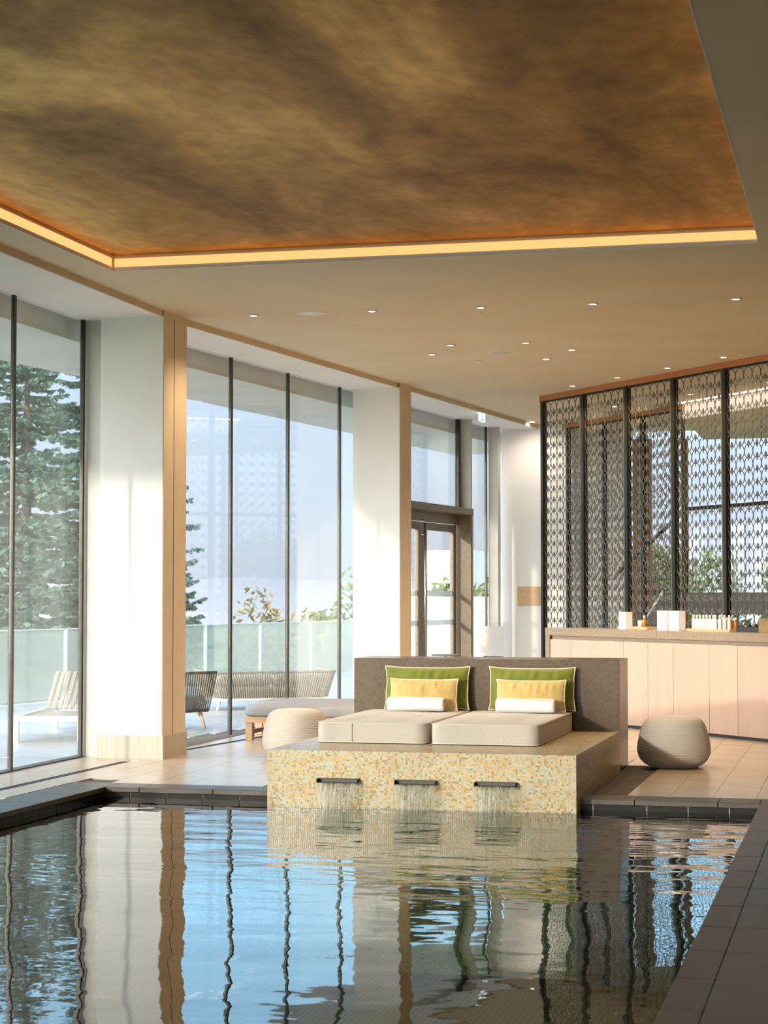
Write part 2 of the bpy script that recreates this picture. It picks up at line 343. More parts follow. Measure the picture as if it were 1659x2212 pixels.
def inst(me, name, parent=None, loc=(0, 0, 0), rot=(0, 0, 0), scale=(1, 1, 1)):
    o = bpy.data.objects.new(name, me); COL.objects.link(o); o.parent = parent; o.location = loc; o.rotation_euler = rot; o.scale = scale; return o
def tag(o, label=None, cat=None, group=None, kind=None):
    if label: o['label'] = label
    if cat: o['category'] = cat
    if group: o['group'] = group
    if kind: o['kind'] = kind
    return o
def thing(name, label, cat, loc=(0, 0, 0), rz=0, group=None, kind=None):
    o = bpy.data.objects.new(name, None); COL.objects.link(o); o.location = loc; o.rotation_euler = (0, 0, rz); o.empty_display_size = .1
    return tag(o, label, cat, group, kind)
def kids(o): return [c for c in bpy.data.objects if c.parent == o]
def copy_tree(o, parent=None, loc=None, rz=None):
    c = o.copy(); COL.objects.link(c); c.parent = parent
    if loc is not None: c.location = loc
    if rz is not None: c.rotation_euler = (0, 0, rz)
    for ch in [q for q in ALL() if q.parent == o]: copy_tree(ch, c)
    return c
def ALL(): return list(COL.objects)

# ------------------------------------------------------------------ the facade lines
GX = -6.62                                       # glass of the near bay
def fx(y, off=0.0):                              # glass line of the far bays, turned 6.7 degrees; off moves it inwards
    return -6.207 + .1177 * (y - 18.552) + off
FA = math.atan(.1177)
HEAD, CEIL = 3.83, 3.88
def inner(y): return -5.87 if y < 16.2 else -5.87 + .1187 * (y - 16.2)
YB = 27.5                                        # far wall

# ------------------------------------------------------------------ floor, pool, terrace
PX0, PX1, PY0, PY1, WZ = -5.405, -.675, 1.0, 13.28, -.075
fl = MB()
fl.box(-6.75, 5, PY1 + .30, 29, -.20, -.012); fl.box(-6.75, PX0 - .36, -10, PY1 + .30, -.20, -.012)
fl.box(-.15, 5, -10, PY1 + .30, -.20, -.012); fl.box(PX0 - .36, -.15, -10, PY0 - .4, -.20, -.012)
floor = tag(fl.build('floor', M['darkgrout']), 'interior floor of long beige stone tiles', kind='structure')
# floor tiles: .3 x .6 laid lengthwise in running bond
TX, TY, G = .298, .598, .0025
cells = []
for i in range(-23, 6):
    x = i * TX - .12
    off = (i % 2) * TY / 2
    for j in range(-2, 26):
        y0, y1 = 13.60 + j * TY + off, 13.60 + (j + 1) * TY + off
        x0, x1 = x, x + TX
        if x0 < -6.60: x0 = -6.60
        if x1 > 1.3 or x1 - x0 < .05: continue
        ylim = PY1 + .305 if x1 > PX0 - .36 else 10.5
        if x0 < PX0 - .36 < x1: x1 = PX0 - .365 if y0 < PY1 + .3 else x1
        y0 = max(y0, ylim); y1 = min(y1, YB + .0)
        if y1 - y0 < .05: continue
        if x0 < -1.9 and x1 > -4.08 and y0 < 16.0 and y1 < 16.1: continue
        if x1 > -1.9 > x0 and y0 < 16.1: x0 = -1.9
        if x0 < -4.09 < x1 and y0 < 16.1: x1 = -4.095
        if y1 > 16.2 and x0 < fx(y1): continue
        cells.append((y0, x0, x1, y1))
cells.sort()
rest = MB(); cnt = 0; cache = {}
for (y0, x0, x1, y1) in cells:
    if cnt < 300 and y0 > 13.0:
        k = (round(x1 - x0, 3), round(y1 - y0, 3))
        if k not in cache: cache[k] = MB().box(0, k[0] - G, 0, k[1] - G, -.012, 0).mesh('floor_tile', M['tile'])
        inst(cache[k], 'floor_tile', floor, (x0, y0, random.uniform(-.0004, .0004))); cnt += 1
    else: rest.box(x0, x1 - G, y0, y1 - G, -.012, 0)
o = rest.build('floor_tile', M['tile'], floor); o['kind'] = 'stuff'
# slim drain slots in the floor beside the glass
def drain(pts, label):
    d = thing('floor_drain', label, 'drain')
    b_ = MB(); g = MB()
    for (a, c) in zip(pts[:-1], pts[1:]):
        a = Vector((*a, 0)); c = Vector((*c, 0)); t = (c - a); L = t.length; t.normalize(); nrm = Vector((-t.y, t.x, 0)) * .03
        b_.add([a - nrm + Vector((0, 0, .0005)), c - nrm + Vector((0, 0, .0005)), c + nrm + Vector((0, 0, .0005)), a + nrm + Vector((0, 0, .0005))], [(0, 1, 2, 3)])
        for sgn in (-.88, .88, 0):
            p, q = a + nrm * sgn, c + nrm * sgn; e = nrm * .1
            g.add([p - e, q - e, q + e, p + e, *[z + Vector((0, 0, .003)) for z in (p - e, q - e, q + e, p + e)]], [(4, 5, 6, 7), (0, 1, 5, 4), (2, 3, 7, 6)])
    b_.build('channel', M['black'], d); g.build('grille_bar', M['bronze'], d)
    return d
drain([(-6.07, 10.6), (-6.06, 15.35)], 'dark narrow slot drain in the floor along the near window')
drain([(-6.01, 16.45), (-5.76, 18.9), (-5.3, 22.8)], 'dark thin slot drain behind the first white column')

basin = MB()
Z0 = -1.25
basin.add([(PX0 - .03, PY0, Z0), (PX1 + .03, PY0, Z0), (PX1 + .03, PY1 + .02, Z0), (PX0 - .03, PY1 + .02, Z0)], [(0, 1, 2, 3)])
for (a, c) in (((PX0 - .03, PY0), (PX0 - .03, PY1 + .02)), ((PX0 - .03, PY1 + .02), (PX1 + .03, PY1 + .02)), ((PX1 + .03, PY1 + .02), (PX1 + .03, PY0)), ((PX1 + .03, PY0), (PX0 - .03, PY0))):
    basin.add([(*a, Z0), (*c, Z0), (*c, -.14), (*a, -.14)], [(3, 2, 1, 0)])
pool = tag(basin.build('swimming_pool', M['poolmosaic']), 'rectangular indoor swimming pool with dark stone rim', 'pool')
wm = MB().add([(PX0 - .03, PY0, WZ), (PX1 + .03, PY0, WZ), (PX1 + .03, PY1 + .02, WZ), (PX0 - .03, PY1 + .02, WZ)], [(0, 1, 2, 3)]).build('water', M['water'], pool)
# grout backing behind the band of tiles
gb = MB()
gb.box(PX0 - .06, PX0 - .028, PY0, PY1 + .06, -.14, -.03); gb.box(PX0 - .06, PX1 + .06, PY1 + .022, PY1 + .06, -.14, -.03); gb.box(PX1 + .028, PX1 + .06, PY0, PY1 + .06, -.14, -.03)
gb.build('grout_bed', M['grout'], pool)
bt = {}
def band(x0, x1, y0, y1):
    k = (round(x1 - x0, 3), round(y1 - y0, 3))
    if k not in bt: bt[k] = MB().box(0, k[0], 0, k[1], -.19, -.036).mesh('band_tile', M['bandtile'])
    inst(bt[k], 'band_tile', pool, (x0, y0, 0))
y = PY1 + .016; 
while y > 6:
    band(PX0 - .03, PX0 - .018, y - .278, y); y -= .287
xs = [-5.423, -5.212, -4.931, -4.653, -4.372, -4.09]
for a, c in zip(xs[:-1], xs[1:]): band(a + .005, c - .005, PY1 + .010, PY1 + .022)
xs = [-1.9, -1.812, -1.441, -1.161, -.883, -.655]
for a, c in zip(xs[:-1], xs[1:]): band(a + .005, c - .005, PY1 + .010, PY1 + .022)
y = PY1 + .01
while y > 2: band(PX1 + .018, PX1 + .03, y - .281, y); y -= .287
# coping stones, overhanging lip
cop = {}
def coping(x0, x1, y0, y1, bev=.004):
    k = (round(x1 - x0, 3), round(y1 - y0, 3))
    if k not in cop:
        cop[k] = MB().box(0, k[0], 0, k[1], -.036, .0015).mesh('coping_stone', M['coping'])
    o = inst(cop[k], 'coping_stone', pool, (x0, y0, 0))
    b_ = o.modifiers.new('bevel', 'BEVEL'); b_.width = bev; b_.segments = 2
g = .003
y = PY1
coping(PX0 - .36, PX0 - 0, PY1, PY1 + .30)
while y > 6: coping(PX0 - .36, PX0, y - .567 + g, y - g if y < PY1 else y - g); y -= .567
xs = [PX0 + g, -5.136, -4.569, -4.093]
for a, c in zip(xs[:-1], xs[1:]): coping(a, c - g, PY1, PY1 + .30)
for a, c in ((-1.885, -1.523), (-1.52, -.958), (-.955, PX1 - g)): coping(a, c, PY1, PY1 + .30)
y = PY1 + .30
ys = [13.58]; yy = 13.405 - .0
while yy > 2: ys.append(yy); yy -= .567
for a, c in zip(ys[1:], ys[:-1]):
    coping(PX1, -.532, a + g, c - g); coping(-.529, .04, a + g, c - g, .002); coping(.043, .61, a + g, c - g, .002)

# outdoor terrace
ter = MB().box(-11.2, -6.75, 4, 40, -.25, -.035).build('terrace', M['darkgrout']); tag(ter, 'pale paved terrace outside the windows', kind='structure')
tm = MB().box(0, .592, 0, .592, -.03, 0).mesh('paving_slab', M['terrace']); cnt = 0; rest = MB()
for j in range(0, 42):
    for i in range(0, 9):
        x, y = -7.36 - i * .6, 13.4 + j * .6
        if y > 16: x += .1177 * (y - 16)
        if x < -10.9 + .12 * max(0, y - 23): continue
        if cnt < 300: inst(tm, 'paving_slab', ter, (x, y, -.006)); cnt += 1
        else: rest.box(x, x + .592, y, y + .592, -.035, -.006)
o = rest.build('paving_slab', M['terrace'], ter); o['kind'] = 'stuff'
gd = MB().box(-300, 300, -200, 600, -6.3, -6.0).build('ground', M['ground']); tag(gd, 'green ground beyond the terrace', kind='structure')

# ------------------------------------------------------------------ ceiling with recessed gold raft
RX0, RX1, RY1, RZ = -5.52, -.665, 13.65, 4.0
c = MB()
c.box(-5.87, RX0, -10, 16.2, CEIL, 4.2); c.box(RX0, RX1, RY1, 16.2, CEIL, 4.2); c.box(RX0, RX1, -10, -2.0, CEIL, 4.2)
c.box(RX1, 5, -10, 16.2, CEIL, 4.2)
c.prism([(inner(16.2), 16.2), (5, 16.2), (5, 29), (inner(29), 29)], CEIL, 4.2)
ceiling = tag(c.build('ceiling', M['ceil']), 'smooth warm beige ceiling', kind='structure')
MB().box(RX0, RX1, -2.0, RY1, RZ, RZ + .05).build('gold_panel', M['gold'], ceiling)['label'] = 'mottled gold leaf ceiling panel'
tr_ = MB()
tr_.box(RX0, RX1, RY1 - .006, RY1 + .002, CEIL - .001, CEIL + .028); tr_.box(RX0 - .002, RX0 + .006, -2, RY1, CEIL - .001, CEIL + .028); tr_.box(RX1 - .006, RX1 + .002, -2, RY1, CEIL - .001, CEIL + .028)
tr_.build('recess_trim', M['white'], ceiling)
led = MB()
led.box(RX0 + .02, RX1 - .02, RY1 - .010, RY1 + .002, CEIL + .030, CEIL + .092); led.box(RX0 - .002, RX0 + .010, -2, RY1 - .04, CEIL + .030, CEIL + .092); yy_ = RY1 - .5
while yy_ > -2: led.box(RX1 - .012, RX1 + .002, yy_ - .42, yy_, CEIL + .045, CEIL + .09); yy_ -= .78
led.build('cove_light_strip', M['led'], ceiling)['label'] = 'glowing orange cove light'
# soffit over the glass and thin fascia
s = MB()
s.prism([(GX - .05, -10), (GX - .05, 16.35), (fx(16.35) - .05, 16.4), (fx(29) - .05, 29), (inner(29), 29), (inner(16.2), 16.2), (-5.87, -10)], HEAD, 4.2)
tag(s.build('trim_1', M['white']), 'white window soffit', kind='structure')
s = MB()
s.prism([(-5.873, -10), (-5.873, 16.2), (inner(29) - .003, 29), (inner(29) + .012, 29), (-5.858, 16.2), (-5.858, -10)], HEAD - .004, CEIL + .01)
tag(s.build('trim_2', M['fascia']), 'slim beige trim between ceiling and soffit', kind='structure')
# roof overhang outside
s = MB()
def ex(y): return -7.94 + .128 * (y - 17.18)
s.prism([(ex(8), 8), (GX - .12, 8), (GX - .12, 16.2), (fx(16.2) - .14, 16.3), (fx(30) - .14, 30), (ex(30), 30)], 3.66, 4.4)
tag(s.build('roof_overhang', M['plaster_out']), 'pale roof overhang outside the windows', kind='structure')
# outer roof slab above everything so daylight enters only by the glass
tag(MB().box(-6.7, 5.2, -10.2, 29, 4.42, 4.6).build('roof', M['plaster_out']), 'flat roof', kind='structure')

# ------------------------------------------------------------------ windows
mull = MB().box(-.02, .02, -.015, .015, 0, HEAD)
mull_me = mull.mesh('mullion', M['bronze'])
def pane(parent, p, q, z0, z1, mat='glass', t=.006, name='pane'):
    p, q = Vector(p), Vector(q); d = q - p; nrm = Vector((-d.y, d.x)).normalized() * t
    return MB().prism([tuple(p - nrm), tuple(q - nrm), tuple(q + nrm), tuple(p + nrm)], z0, z1).build(name, M[mat], parent)
w1 = thing('window_1', 'near tall window wall left of the first column', None, kind='structure')
ys = [-9.6, -6.5, -3.4, -.3, 2.8, 5.9, 7.35, 8.8, 10.2, 11.43, 12.85, 14.27, 15.70]
for a, c_ in zip(ys[:-1], ys[1:]): pane(w1, (GX, a + .025), (GX, c_ - .025), .01, HEAD)
for y in ys[:-1] + [15.69]: inst(mull_me, 'mullion', w1, (GX, y, 0), (0, 0, PI / 2))
MB().box(GX, -6.40, 15.735, 15.80, 0, HEAD).build('side_panel', M['alu'], w1)['label'] = 'grey metal panel closing the bay'
MB().box(GX - .03, GX + .03, -10, 15.7, 0, .012).build('sill', M['bronze'], w1)
w2 = thing('window_2', 'tall window bay between the two white columns', None, kind='structure')
ys = [15.85, 17.11, 18.552, 19.994, 21.487, 22.3]
for a, c_ in zip(ys[:-1], ys[1:]): pane(w2, (fx(a), a + .025), (fx(c_), c_ - .025), .01, HEAD)
for y in ys[1:-1]: inst(mull_me, 'mullion', w2, (fx(y), y, 0), (0, 0, PI / 2 - FA))
w3 = thing('window_3', 'transom and side glazing around the terrace door', None, kind='structure')
pane(w3, (fx(22.5), 22.5), (fx(25.78), 25.78), 2.60, HEAD)
inst(MB().box(-.03, .03, -.03, .03, 2.60, HEAD).mesh('mullion', M['bronze']), 'mullion', w3, (fx(25.81), 25.81, 0), (0, 0, PI / 2 - FA))
def fin(y, d, wdt, name, z0=0, z1=HEAD, mat='alu', parent=w3, back=0.0):
    x = fx(y) + back
    return MB().box(x, x + d, y, y + wdt, z0, z1, rz=-FA * 0, c=(x, y)).build(name, M[mat], parent)
fin(25.86, .165, .08, 'side_panel', 2.60, HEAD)
fin(25.90, .175, .06, 'post', 0, 2.60)
pane(w3, (fx(26.0), 26.0), (fx(27.05), 27.05), .01, HEAD)
inst(mull_me, 'mullion', w3, (fx(27.07), 27.07, 0), (0, 0, PI / 2 - FA))
fin(27.12, .14, .2, 'side_panel', back=.02)
# terrace door with a deep bronze portal
dr = thing('door_1', 'bronze framed glass double door to the terrace', None, kind='structure')
def along(y0, y1, x_in, x_out, z0, z1):
    return [(fx(y0) + x_in, y0), (fx(y1) + x_in, y1), (fx(y1) + x_out, y1), (fx(y0) + x_out, y0)], z0, z1
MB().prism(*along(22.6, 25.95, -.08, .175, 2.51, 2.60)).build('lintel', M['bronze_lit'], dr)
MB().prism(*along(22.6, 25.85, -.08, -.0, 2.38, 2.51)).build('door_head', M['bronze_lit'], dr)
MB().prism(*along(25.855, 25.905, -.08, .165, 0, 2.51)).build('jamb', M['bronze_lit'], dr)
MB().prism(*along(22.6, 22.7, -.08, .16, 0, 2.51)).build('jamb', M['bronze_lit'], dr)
for (a, b_) in ((22.8, 24.36), (24.40, 25.78)):
    leaf = MB()
    for (c0, c1) in ((a, a + .11), (b_ - .11, b_)): leaf.prism(*along(c0, c1, -.07, -.02, .01, 2.37))
    leaf.prism(*along(a + .11, b_ - .11, -.07, -.02, 2.27, 2.37)); leaf.prism(*along(a + .11, b_ - .11, -.07, -.02, .01, .16))
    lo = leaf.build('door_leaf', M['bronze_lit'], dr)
    pane(lo, (fx(a + .11) - .045, a + .11), (fx(b_ - .11) - .045, b_ - .11), .16, 2.27)
    for (z0, z1) in ((1.405, 1.475), (1.015, 1.085)):
        pane(lo, (fx(a + .11) - .035, a + .11), (fx(b_ - .11) - .035, b_ - .11), z0, z1, 'frost', .002, 'marking_band')
for y in (24.30,):
    p = Vector((fx(y) + .06, y, 0))
    h = MB().tube([p + Vector((0, 0, .35)), p + Vector((0, 0, 2.35))], .022, 12)
    for z in (.5, 2.2): h.tube([p + Vector((0, 0, z)), p + Vector((-.08, 0, z))], .009, 8)
    h.build('door_handle', M['chrome'], dr)

# ------------------------------------------------------------------ columns and walls
def column(x0, x1, y0, y1, rz, label, joint=None):
    t = thing('column', label, None, kind='structure'); t.location = (x1, y0, 0); t.rotation_euler = (0, 0, rz)
    a, b_ = x0 - x1, y1 - y0
    MB().box(a, 0, 0, b_, .2, HEAD).build('shaft', M['white'], t)
    MB().box(0.001, .006, .004, b_, .2, HEAD).build('shade_face', M['fascia'], t)  # beige sheet over the white shaft paints in its shaded side
    MB().box(a - .012, .02, -.018, b_ + .012, 0, .2).build('plinth', M['skirt'], t)
    if joint: MB().box(.005, .0075, joint, joint + .012, .2, HEAD).build('joint', M['darkgrout'], t)
    MB().box(-.001, .0065, .002, b_ + .02, HEAD, CEIL).build('column_head', M['fascia'], t)
    return t
column(-6.43, -5.85, 15.64, 16.22, 0, 'white square column nearest the pool with shade tinted beige on its side face', .25)
column(-5.767, -5.185, 21.66, 22.04, -FA, 'white square column between the window bay and the door')
column(-6.43, -5.85, -7.3, -6.7, 0, 'white square column beside the pool, outside the picture on the left')
wb = MB().box(fx(27.3) + .12, -3.2, YB, YB + .25, 0, CEIL + .1)
tag(wb.build('wall_back', M['white']), 'white far wall', kind='structure')
tag(MB().box(4.6, 4.8, -10, 29, 0, 4.3).build('wall_right', M['brownpanel']), 'unseen side wall, made dark brown to throw less light back', kind='structure')  # wall out of view, browned to keep bounce light on the right low
w5 = thing('fill_window_5', 'unseen end wall behind the viewer, glazed to let in fill light', None, kind='structure')  # out of view, opened to glass so daylight fills the facing surfaces
for k in range(5): pane(w5, (-6.6 + k * 1.5, -10), (-5.14 + k * 1.5, -10), .01, HEAD); MB().box(-6.62 + k * 1.5, -6.58 + k * 1.5, -10.03, -9.97, 0, CEIL).build('mullion', M['bronze'], w5)
tag(MB().box(.9, 4.8, -10.2, -10, 0, 4.3).build('wall_front', M['fascia']), 'wall behind the viewer', kind='structure')

# ------------------------------------------------------------------ daybed platform
plat = thing('daybed_platform', 'raised mosaic daybed platform with brown stone headboard over the pool edge', 'platform', (-2.995, 14.5, 0))
def loc_(o, p): o.location = (-p.location.x, -p.location.y, 0); return o
XA, XB, YF, PT = -4.092, -1.893, 13.07, .315
bd = MB().box(XA, XB, YF, 15.52, -1.2, PT)
loc_(bd.build('mosaic_base', M['mosaic'], plat), plat)
hbm = MB().box(-4.105, XB - .002, 15.52, 16.10, 0, .885)
loc_(hbm.build('headboard', M['stone'], plat, bevel=.003), plat)
# ------- water spouts and falling water
sp0 = None
for k, (a, b_) in enumerate(((-3.715, -3.42), (-3.155, -2.865), (-2.592, -2.302))):
    t = thing('water_spout', ['dark blade water spout left of the three in the mosaic front', 'dark blade water spout in the middle of the mosaic front', 'dark blade water spout right of the three in the mosaic front'][k], 'spout', (a, YF, 0), group='water spouts in the mosaic front')
    wd = b_ - a
    MB().box(0, wd, -.075, .0, .096, .100).build('lip', M['bronze'], t)
    MB().box(0, wd, -.030, .0, .122, .127).build('hood', M['bronze'], t)
    MB().box(0, .005, -.060, .0, .100, .122).build('cheek', M['bronze'], t); MB().box(wd - .005, wd, -.060, .0, .100, .122).build('cheek', M['bronze'], t)
    MB().box(.005, wd - .005, -.004, -.001, .100, .122).build('slot', M['black'], t)
    # sheet of water: thicker ropes at both edges, folds between them
    nx, nz = 60, 16; v = []
    for side in (0, 1):
        for j in range(nz + 1):
            q = j / nz; z = .099 - q * (.099 - WZ + .004)
            inset = .012 * q + .012 * q * q
            for i in range(nx + 1):
                u = i / nx; x = inset + u * (wd - 2 * inset)
                edge = math.exp(-(min(u, 1 - u) / .035) ** 2)
                fold = .006 * q * noise.noise(Vector((u * 9 + k * 7, q * 1.5, k))) + .004 * q * math.sin(u * 31 + 3 * q + k)
                th = .0012 + .0045 * edge + .0012 * (1 + math.sin(u * 47 + 4 * q))
                v.append((x + .003 * math.sin(q * 9 + u * 3), -.076 - .05 * math.sqrt(max(q, 0)) + fold + (th if side else -th), z))
    W_ = nx + 1; H_ = (nz + 1) * W_; f = []
    for j in range(nz):
        for i in range(nx):
            a0 = j * W_ + i; f.append((a0, a0 + W_, a0 + W_ + 1, a0 + 1)); f.append((H_ + a0, H_ + a0 + 1, H_ + a0 + W_ + 1, H_ + a0 + W_))
    ws = MB().add(v, f, True).build('water_sheet', M['fall'], None, loc=(a, YF, 0))
    tag(ws, ['thin sheet of water falling from the left spout', 'thin sheet of water falling from the middle spout', 'thin sheet of water falling from the right spout'][k], 'falling water', 'water sheets below the spouts')

# ------- mattresses
def mattress(x0, x1, y0, y1, z0, h, label, seam):
    cx, cy = (x0 + x1) / 2, (y0 + y1) / 2; hw, hd = (x1 - x0) / 2, (y1 - y0) / 2
    t = thing('daybed_mattress', label, 'mattress', (cx, cy, z0), group='canvas mattresses on the platform')
    r = .07; NA = 96
    def bnd(k, shrink=0):
        # rounded rectangle walked by angle index
        per = []
        for (sx_, sy_, a0) in ((1, 1, 0), (-1, 1, PI / 2), (-1, -1, PI), (1, -1, 1.5 * PI)):
            for j in range(9):
                a = a0 + j * PI / 16
                per.append(((hw - r) * sx_ + (r - shrink) * math.cos(a), (hd - r) * sy_ + (r - shrink) * math.sin(a)))
        return per
    def dense(per, k=160):
        L = [0]
        for i in range(len(per)): L.append(L[-1] + math.dist(per[i], per[(i + 1) % len(per)]))
        out = []; i = 0
        for q in range(k):
            s_ = L[-1] * q / k
            while L[i + 1] < s_: i += 1
            f_ = (s_ - L[i]) / max(1e-9, L[i + 1] - L[i]); a, b_ = per[i], per[(i + 1) % len(per)]
            out.append((a[0] + (b_[0] - a[0]) * f_, a[1] + (b_[1] - a[1]) * f_))
        return out
    K = 160; P = dense(bnd(0), K)
    tufts = [(tx, ty) for tx in (-.19, .19) for ty in (-.55, -.28, .0, .28, .55)]
    v, f = [], []
    def top(x, y):
        e = min(hw - abs(x), hd - abs(y)); z = h - .002 + .010 * (1 - math.exp(-max(e, 0) / .10))
        for (tx, ty) in tufts: z -= .014 * math.exp(-((x - tx) ** 2 + (y - ty) ** 2) / .0011) + .005 * math.exp(-((x - tx) ** 2 + (y - ty) ** 2) / .009)
        return z + .0015 * noise.noise(Vector((x * 6, y * 6, cx)))
    rings = [1 - .98 * (j / 22) for j in range(23)]
    prof = [(.996, .004), (1.004, .03), (1.006, h * .5), (1.004, h - .03), (1.0, h - .006)]
    for s_, z in prof: v += [(x * s_, y * (1 + (s_ - 1) * hw / hd), z + .0015 * noise.noise(Vector((x * 4, y * 4, z * 3)))) for x, y in P]
    for s_ in rings: v += [(x * s_, y * s_, top(x * s_, y * s_)) for x, y in P]
    nr = len(prof) + len(rings)
    for i in range(nr - 1):
        for j in range(K): f.append((i * K + j, i * K + (j + 1) % K, (i + 1) * K + (j + 1) % K, (i + 1) * K + j))
    f.append(tuple((nr - 1) * K + j for j in range(K)))
    body = MB().add(v, f, True).build('mattress_body', M['fab_beige'], t)
    MB().tube([(x * 1.003, y * 1.001, h - .004) for x, y in P], .0042, 6, closed=True).build('piping', M['piping'], body)
    MB().tube([(x * 1.0, y * 1.0, .006) for x, y in P], .004, 6, closed=True).build('piping', M['piping'], body)
    if seam is not None: MB().box(seam - .0012, seam + .0012, -hd - .0055, -hd + .01, .01, h - .008).build('seam', M['darkgrout'], body)
    bm = MB().lathe([(.004, -.004), (.013, -.002), (.014, .001), (.009, .004), (.002, .005)], 14).mesh('tuft_button', M['fab_grey'])
    for tx, ty in tufts: inst(bm, 'tuft_button', t, (tx, ty, h - .012))
    return t
mattress(-3.938, -3.105, 13.79, 15.50, PT + .002, .150, 'beige tufted canvas mattress on the left half of the platform', -.14)
mattress(-3.072, -2.268, 13.79, 15.50, PT + .002, .150, 'beige tufted canvas mattress on the right half of the platform', None)
MT = PT + .152

# ------- cushions
def cushion(x0, x1, h, th, y, lean, mat, label, seed, cat, group, name):
    wd = x1 - x0; t = thing(name, label, cat, ((x0 + x1) / 2, y, MT + .012), group=group); t.rotation_euler = (-lean, 0, 0)
    nx, nz = 56, 36; v = []; edge = []
    def P(u, vv, side):
        pin_u = 1 - .045 * (1 - vv ** 4) ; pin_v = 1 - .085 * (1 - u ** 4)
        x = wd / 2 * u * pin_u + .006 * noise.noise(Vector((u * 2, vv * 2, seed)))
        z = h / 2 * vv * pin_v + h / 2
        tt = max(0, (1 - abs(u) ** 2.6)) ** .55 * max(0, (1 - abs(vv) ** 2.4)) ** .55
        wr = noise.noise(Vector((u * 7, vv * 1.2, seed + side))) * .032 * math.exp(-(1 - vv) * 1.6) * (1 - abs(vv) ** 8) + noise.noise(Vector((u * 3, vv * 3, seed))) * .008
        if abs(u) > .6: wr += .010 * noise.noise(Vector((u * 2, vv * 8, seed + 3))) * (abs(u) - .6) / .4 * (1 - abs(u) ** 8)
        return (x, side * (th / 2 * tt + (wr * tt if tt > 0 else 0)), z)
    for side in (-1, 1):
        for j in range(nz + 1):
            for i in range(nx + 1): v.append(P(-1 + 2 * i / nx, -1 + 2 * j / nz, side))
    W_ = nx + 1; H_ = (nz + 1) * W_; f = []
    for j in range(nz):
        for i in range(nx):
            a = j * W_ + i; f.append((a, a + 1, a + W_ + 1, a + W_)); f.append((H_ + a, H_ + a + W_, H_ + a + W_ + 1, H_ + a + 1))
    cv = MB().add(v, f, True).build('cover', M[mat], t)
    loop = [P(-1 + 2 * i / nx, -1, 1) for i in range(nx)] + [P(1, -1 + 2 * j / nz, 1) for j in range(nz)] + [P(1 - 2 * i / nx, 1, 1) for i in range(nx)] + [P(-1, 1 - 2 * j / nz, 1) for j in range(nz)]
    MB().tube([(x, 0, z) for x, y_, z in loop], .0062, 7, closed=True).build('piping', M['piping'], cv)['label'] = 'cream piping'
    return t
GG, GY, GT = 'green back cushions', 'yellow lumbar cushions', 'rolled towels'
cushion(-3.815, -3.105, .350, .15, 15.40, R(7), 'fab_green', 'large green cushion with cream piping on the left mattress', 1, 'cushion', GG, 'back_cushion')
cushion(-2.945, -2.235, .350, .15, 15.40, R(7), 'fab_green', 'large green cushion with cream piping on the right mattress', 5, 'cushion', GG, 'back_cushion')
cushion(-3.735, -3.170, .255, .12, 15.245, R(10), 'fab_yellow', 'small yellow cushion in front of the left green cushion', 9, 'cushion', GY, 'lumbar_cushion')
cushion(-2.855, -2.290, .255, .12, 15.245, R(10), 'fab_yellow', 'small yellow cushion in front of the right green cushion', 13, 'cushion', GY, 'lumbar_cushion')
def towel(x0, x1, y, label, seed):
    L = x1 - x0; r = .058; t = thing('rolled_towel', label, 'towel', (x0, y, MT + r + .009), group=GT)
    v, f = [], []; S = 40; prof = [(0, .80), (.004, .92), (.014, .99), (.03, 1.0)] + [(.03 + (L - .06) * j / 14, 1 + .02 * noise.noise(Vector((j * .7, seed, 0)))) for j in range(1, 14)] + [(L - .03, 1.0), (L - .014, .99), (L - .004, .92), (L, .80)]
    for x, s_ in prof:
        for j in range(S):
            a = 2 * PI * j / S; rr = r * s_ * (1 + .02 * math.sin(a * 3 + seed + x * 9)); v.append((x, rr * math.cos(a) * 1.04, rr * math.sin(a) * .96))
    k = len(prof)
    f = [(i * S + j, i * S + (j + 1) % S, (i + 1) * S + (j + 1) % S, (i + 1) * S + j) for i in range(k - 1) for j in range(S)] + [tuple(range(S)), tuple((k - 1) * S + j for j in range(S))[::-1]]
    MB().add(v, f, True).build('roll', M['towel'], t)
    for x in (-.001, L + .001): MB().tube([(x, .011 * (a / 6) * math.cos(a) * .45, .011 * (a / 6) * math.sin(a) * .45) for a in [q * .35 for q in range(2, 56)]], .0022, 5).build('rolled_end', M['towel'], t)
    MB().tube([(.02, -.045, .043), (L * .4, -.046, .0425), (L - .02, -.045, .043)], .003, 6).build('hem', M['towel'], t)
    return t
towel(-3.712, -3.250, 15.11, 'rolled white towel in front of the left yellow cushion', 1)
towel(-2.825, -2.355, 15.11, 'rolled white towel in front of the right yellow cushion', 4)

# ------- poufs
pp = [(.02, .0), (.175, .0), (.205, .008), (.25, .035), (.283, .075), (.298, .12), (.30, .155), (.293, .21), (.280, .27), (.263, .325), (.248, .36), (.228, .385), (.195, .403), (.14, .415), (.07, .42), (.012, .4215)]
def smooth_prof(p, k=4):
    out = []
    for i in range(len(p) - 1):
        p0 = p[max(i - 1, 0)]; p1 = p[i]; p2 = p[i + 1]; p3 = p[min(i + 2, len(p) - 1)]
        for j in range(k):
            t = j / k; out.append(tuple(.5 * (2 * p1[d] + (p2[d] - p0[d]) * t + (2 * p0[d] - 5 * p1[d] + 4 * p2[d] - p3[d]) * t * t + (3 * p1[d] - p0[d] - 3 * p2[d] + p3[d]) * t ** 3) for d in (0, 1)))
    return [(max(a, .002), max(b_, 0)) for a, b_ in out] + [p[-1]]
pf = thing('pouf', 'round cream pouf standing on the tiles in front of the oak cabinets', 'pouf', (-1.505, 15.97, .001), group='cream poufs')
MB().lathe(smooth_prof(pp), 72).build('pouf_body', M['knit'], pf)
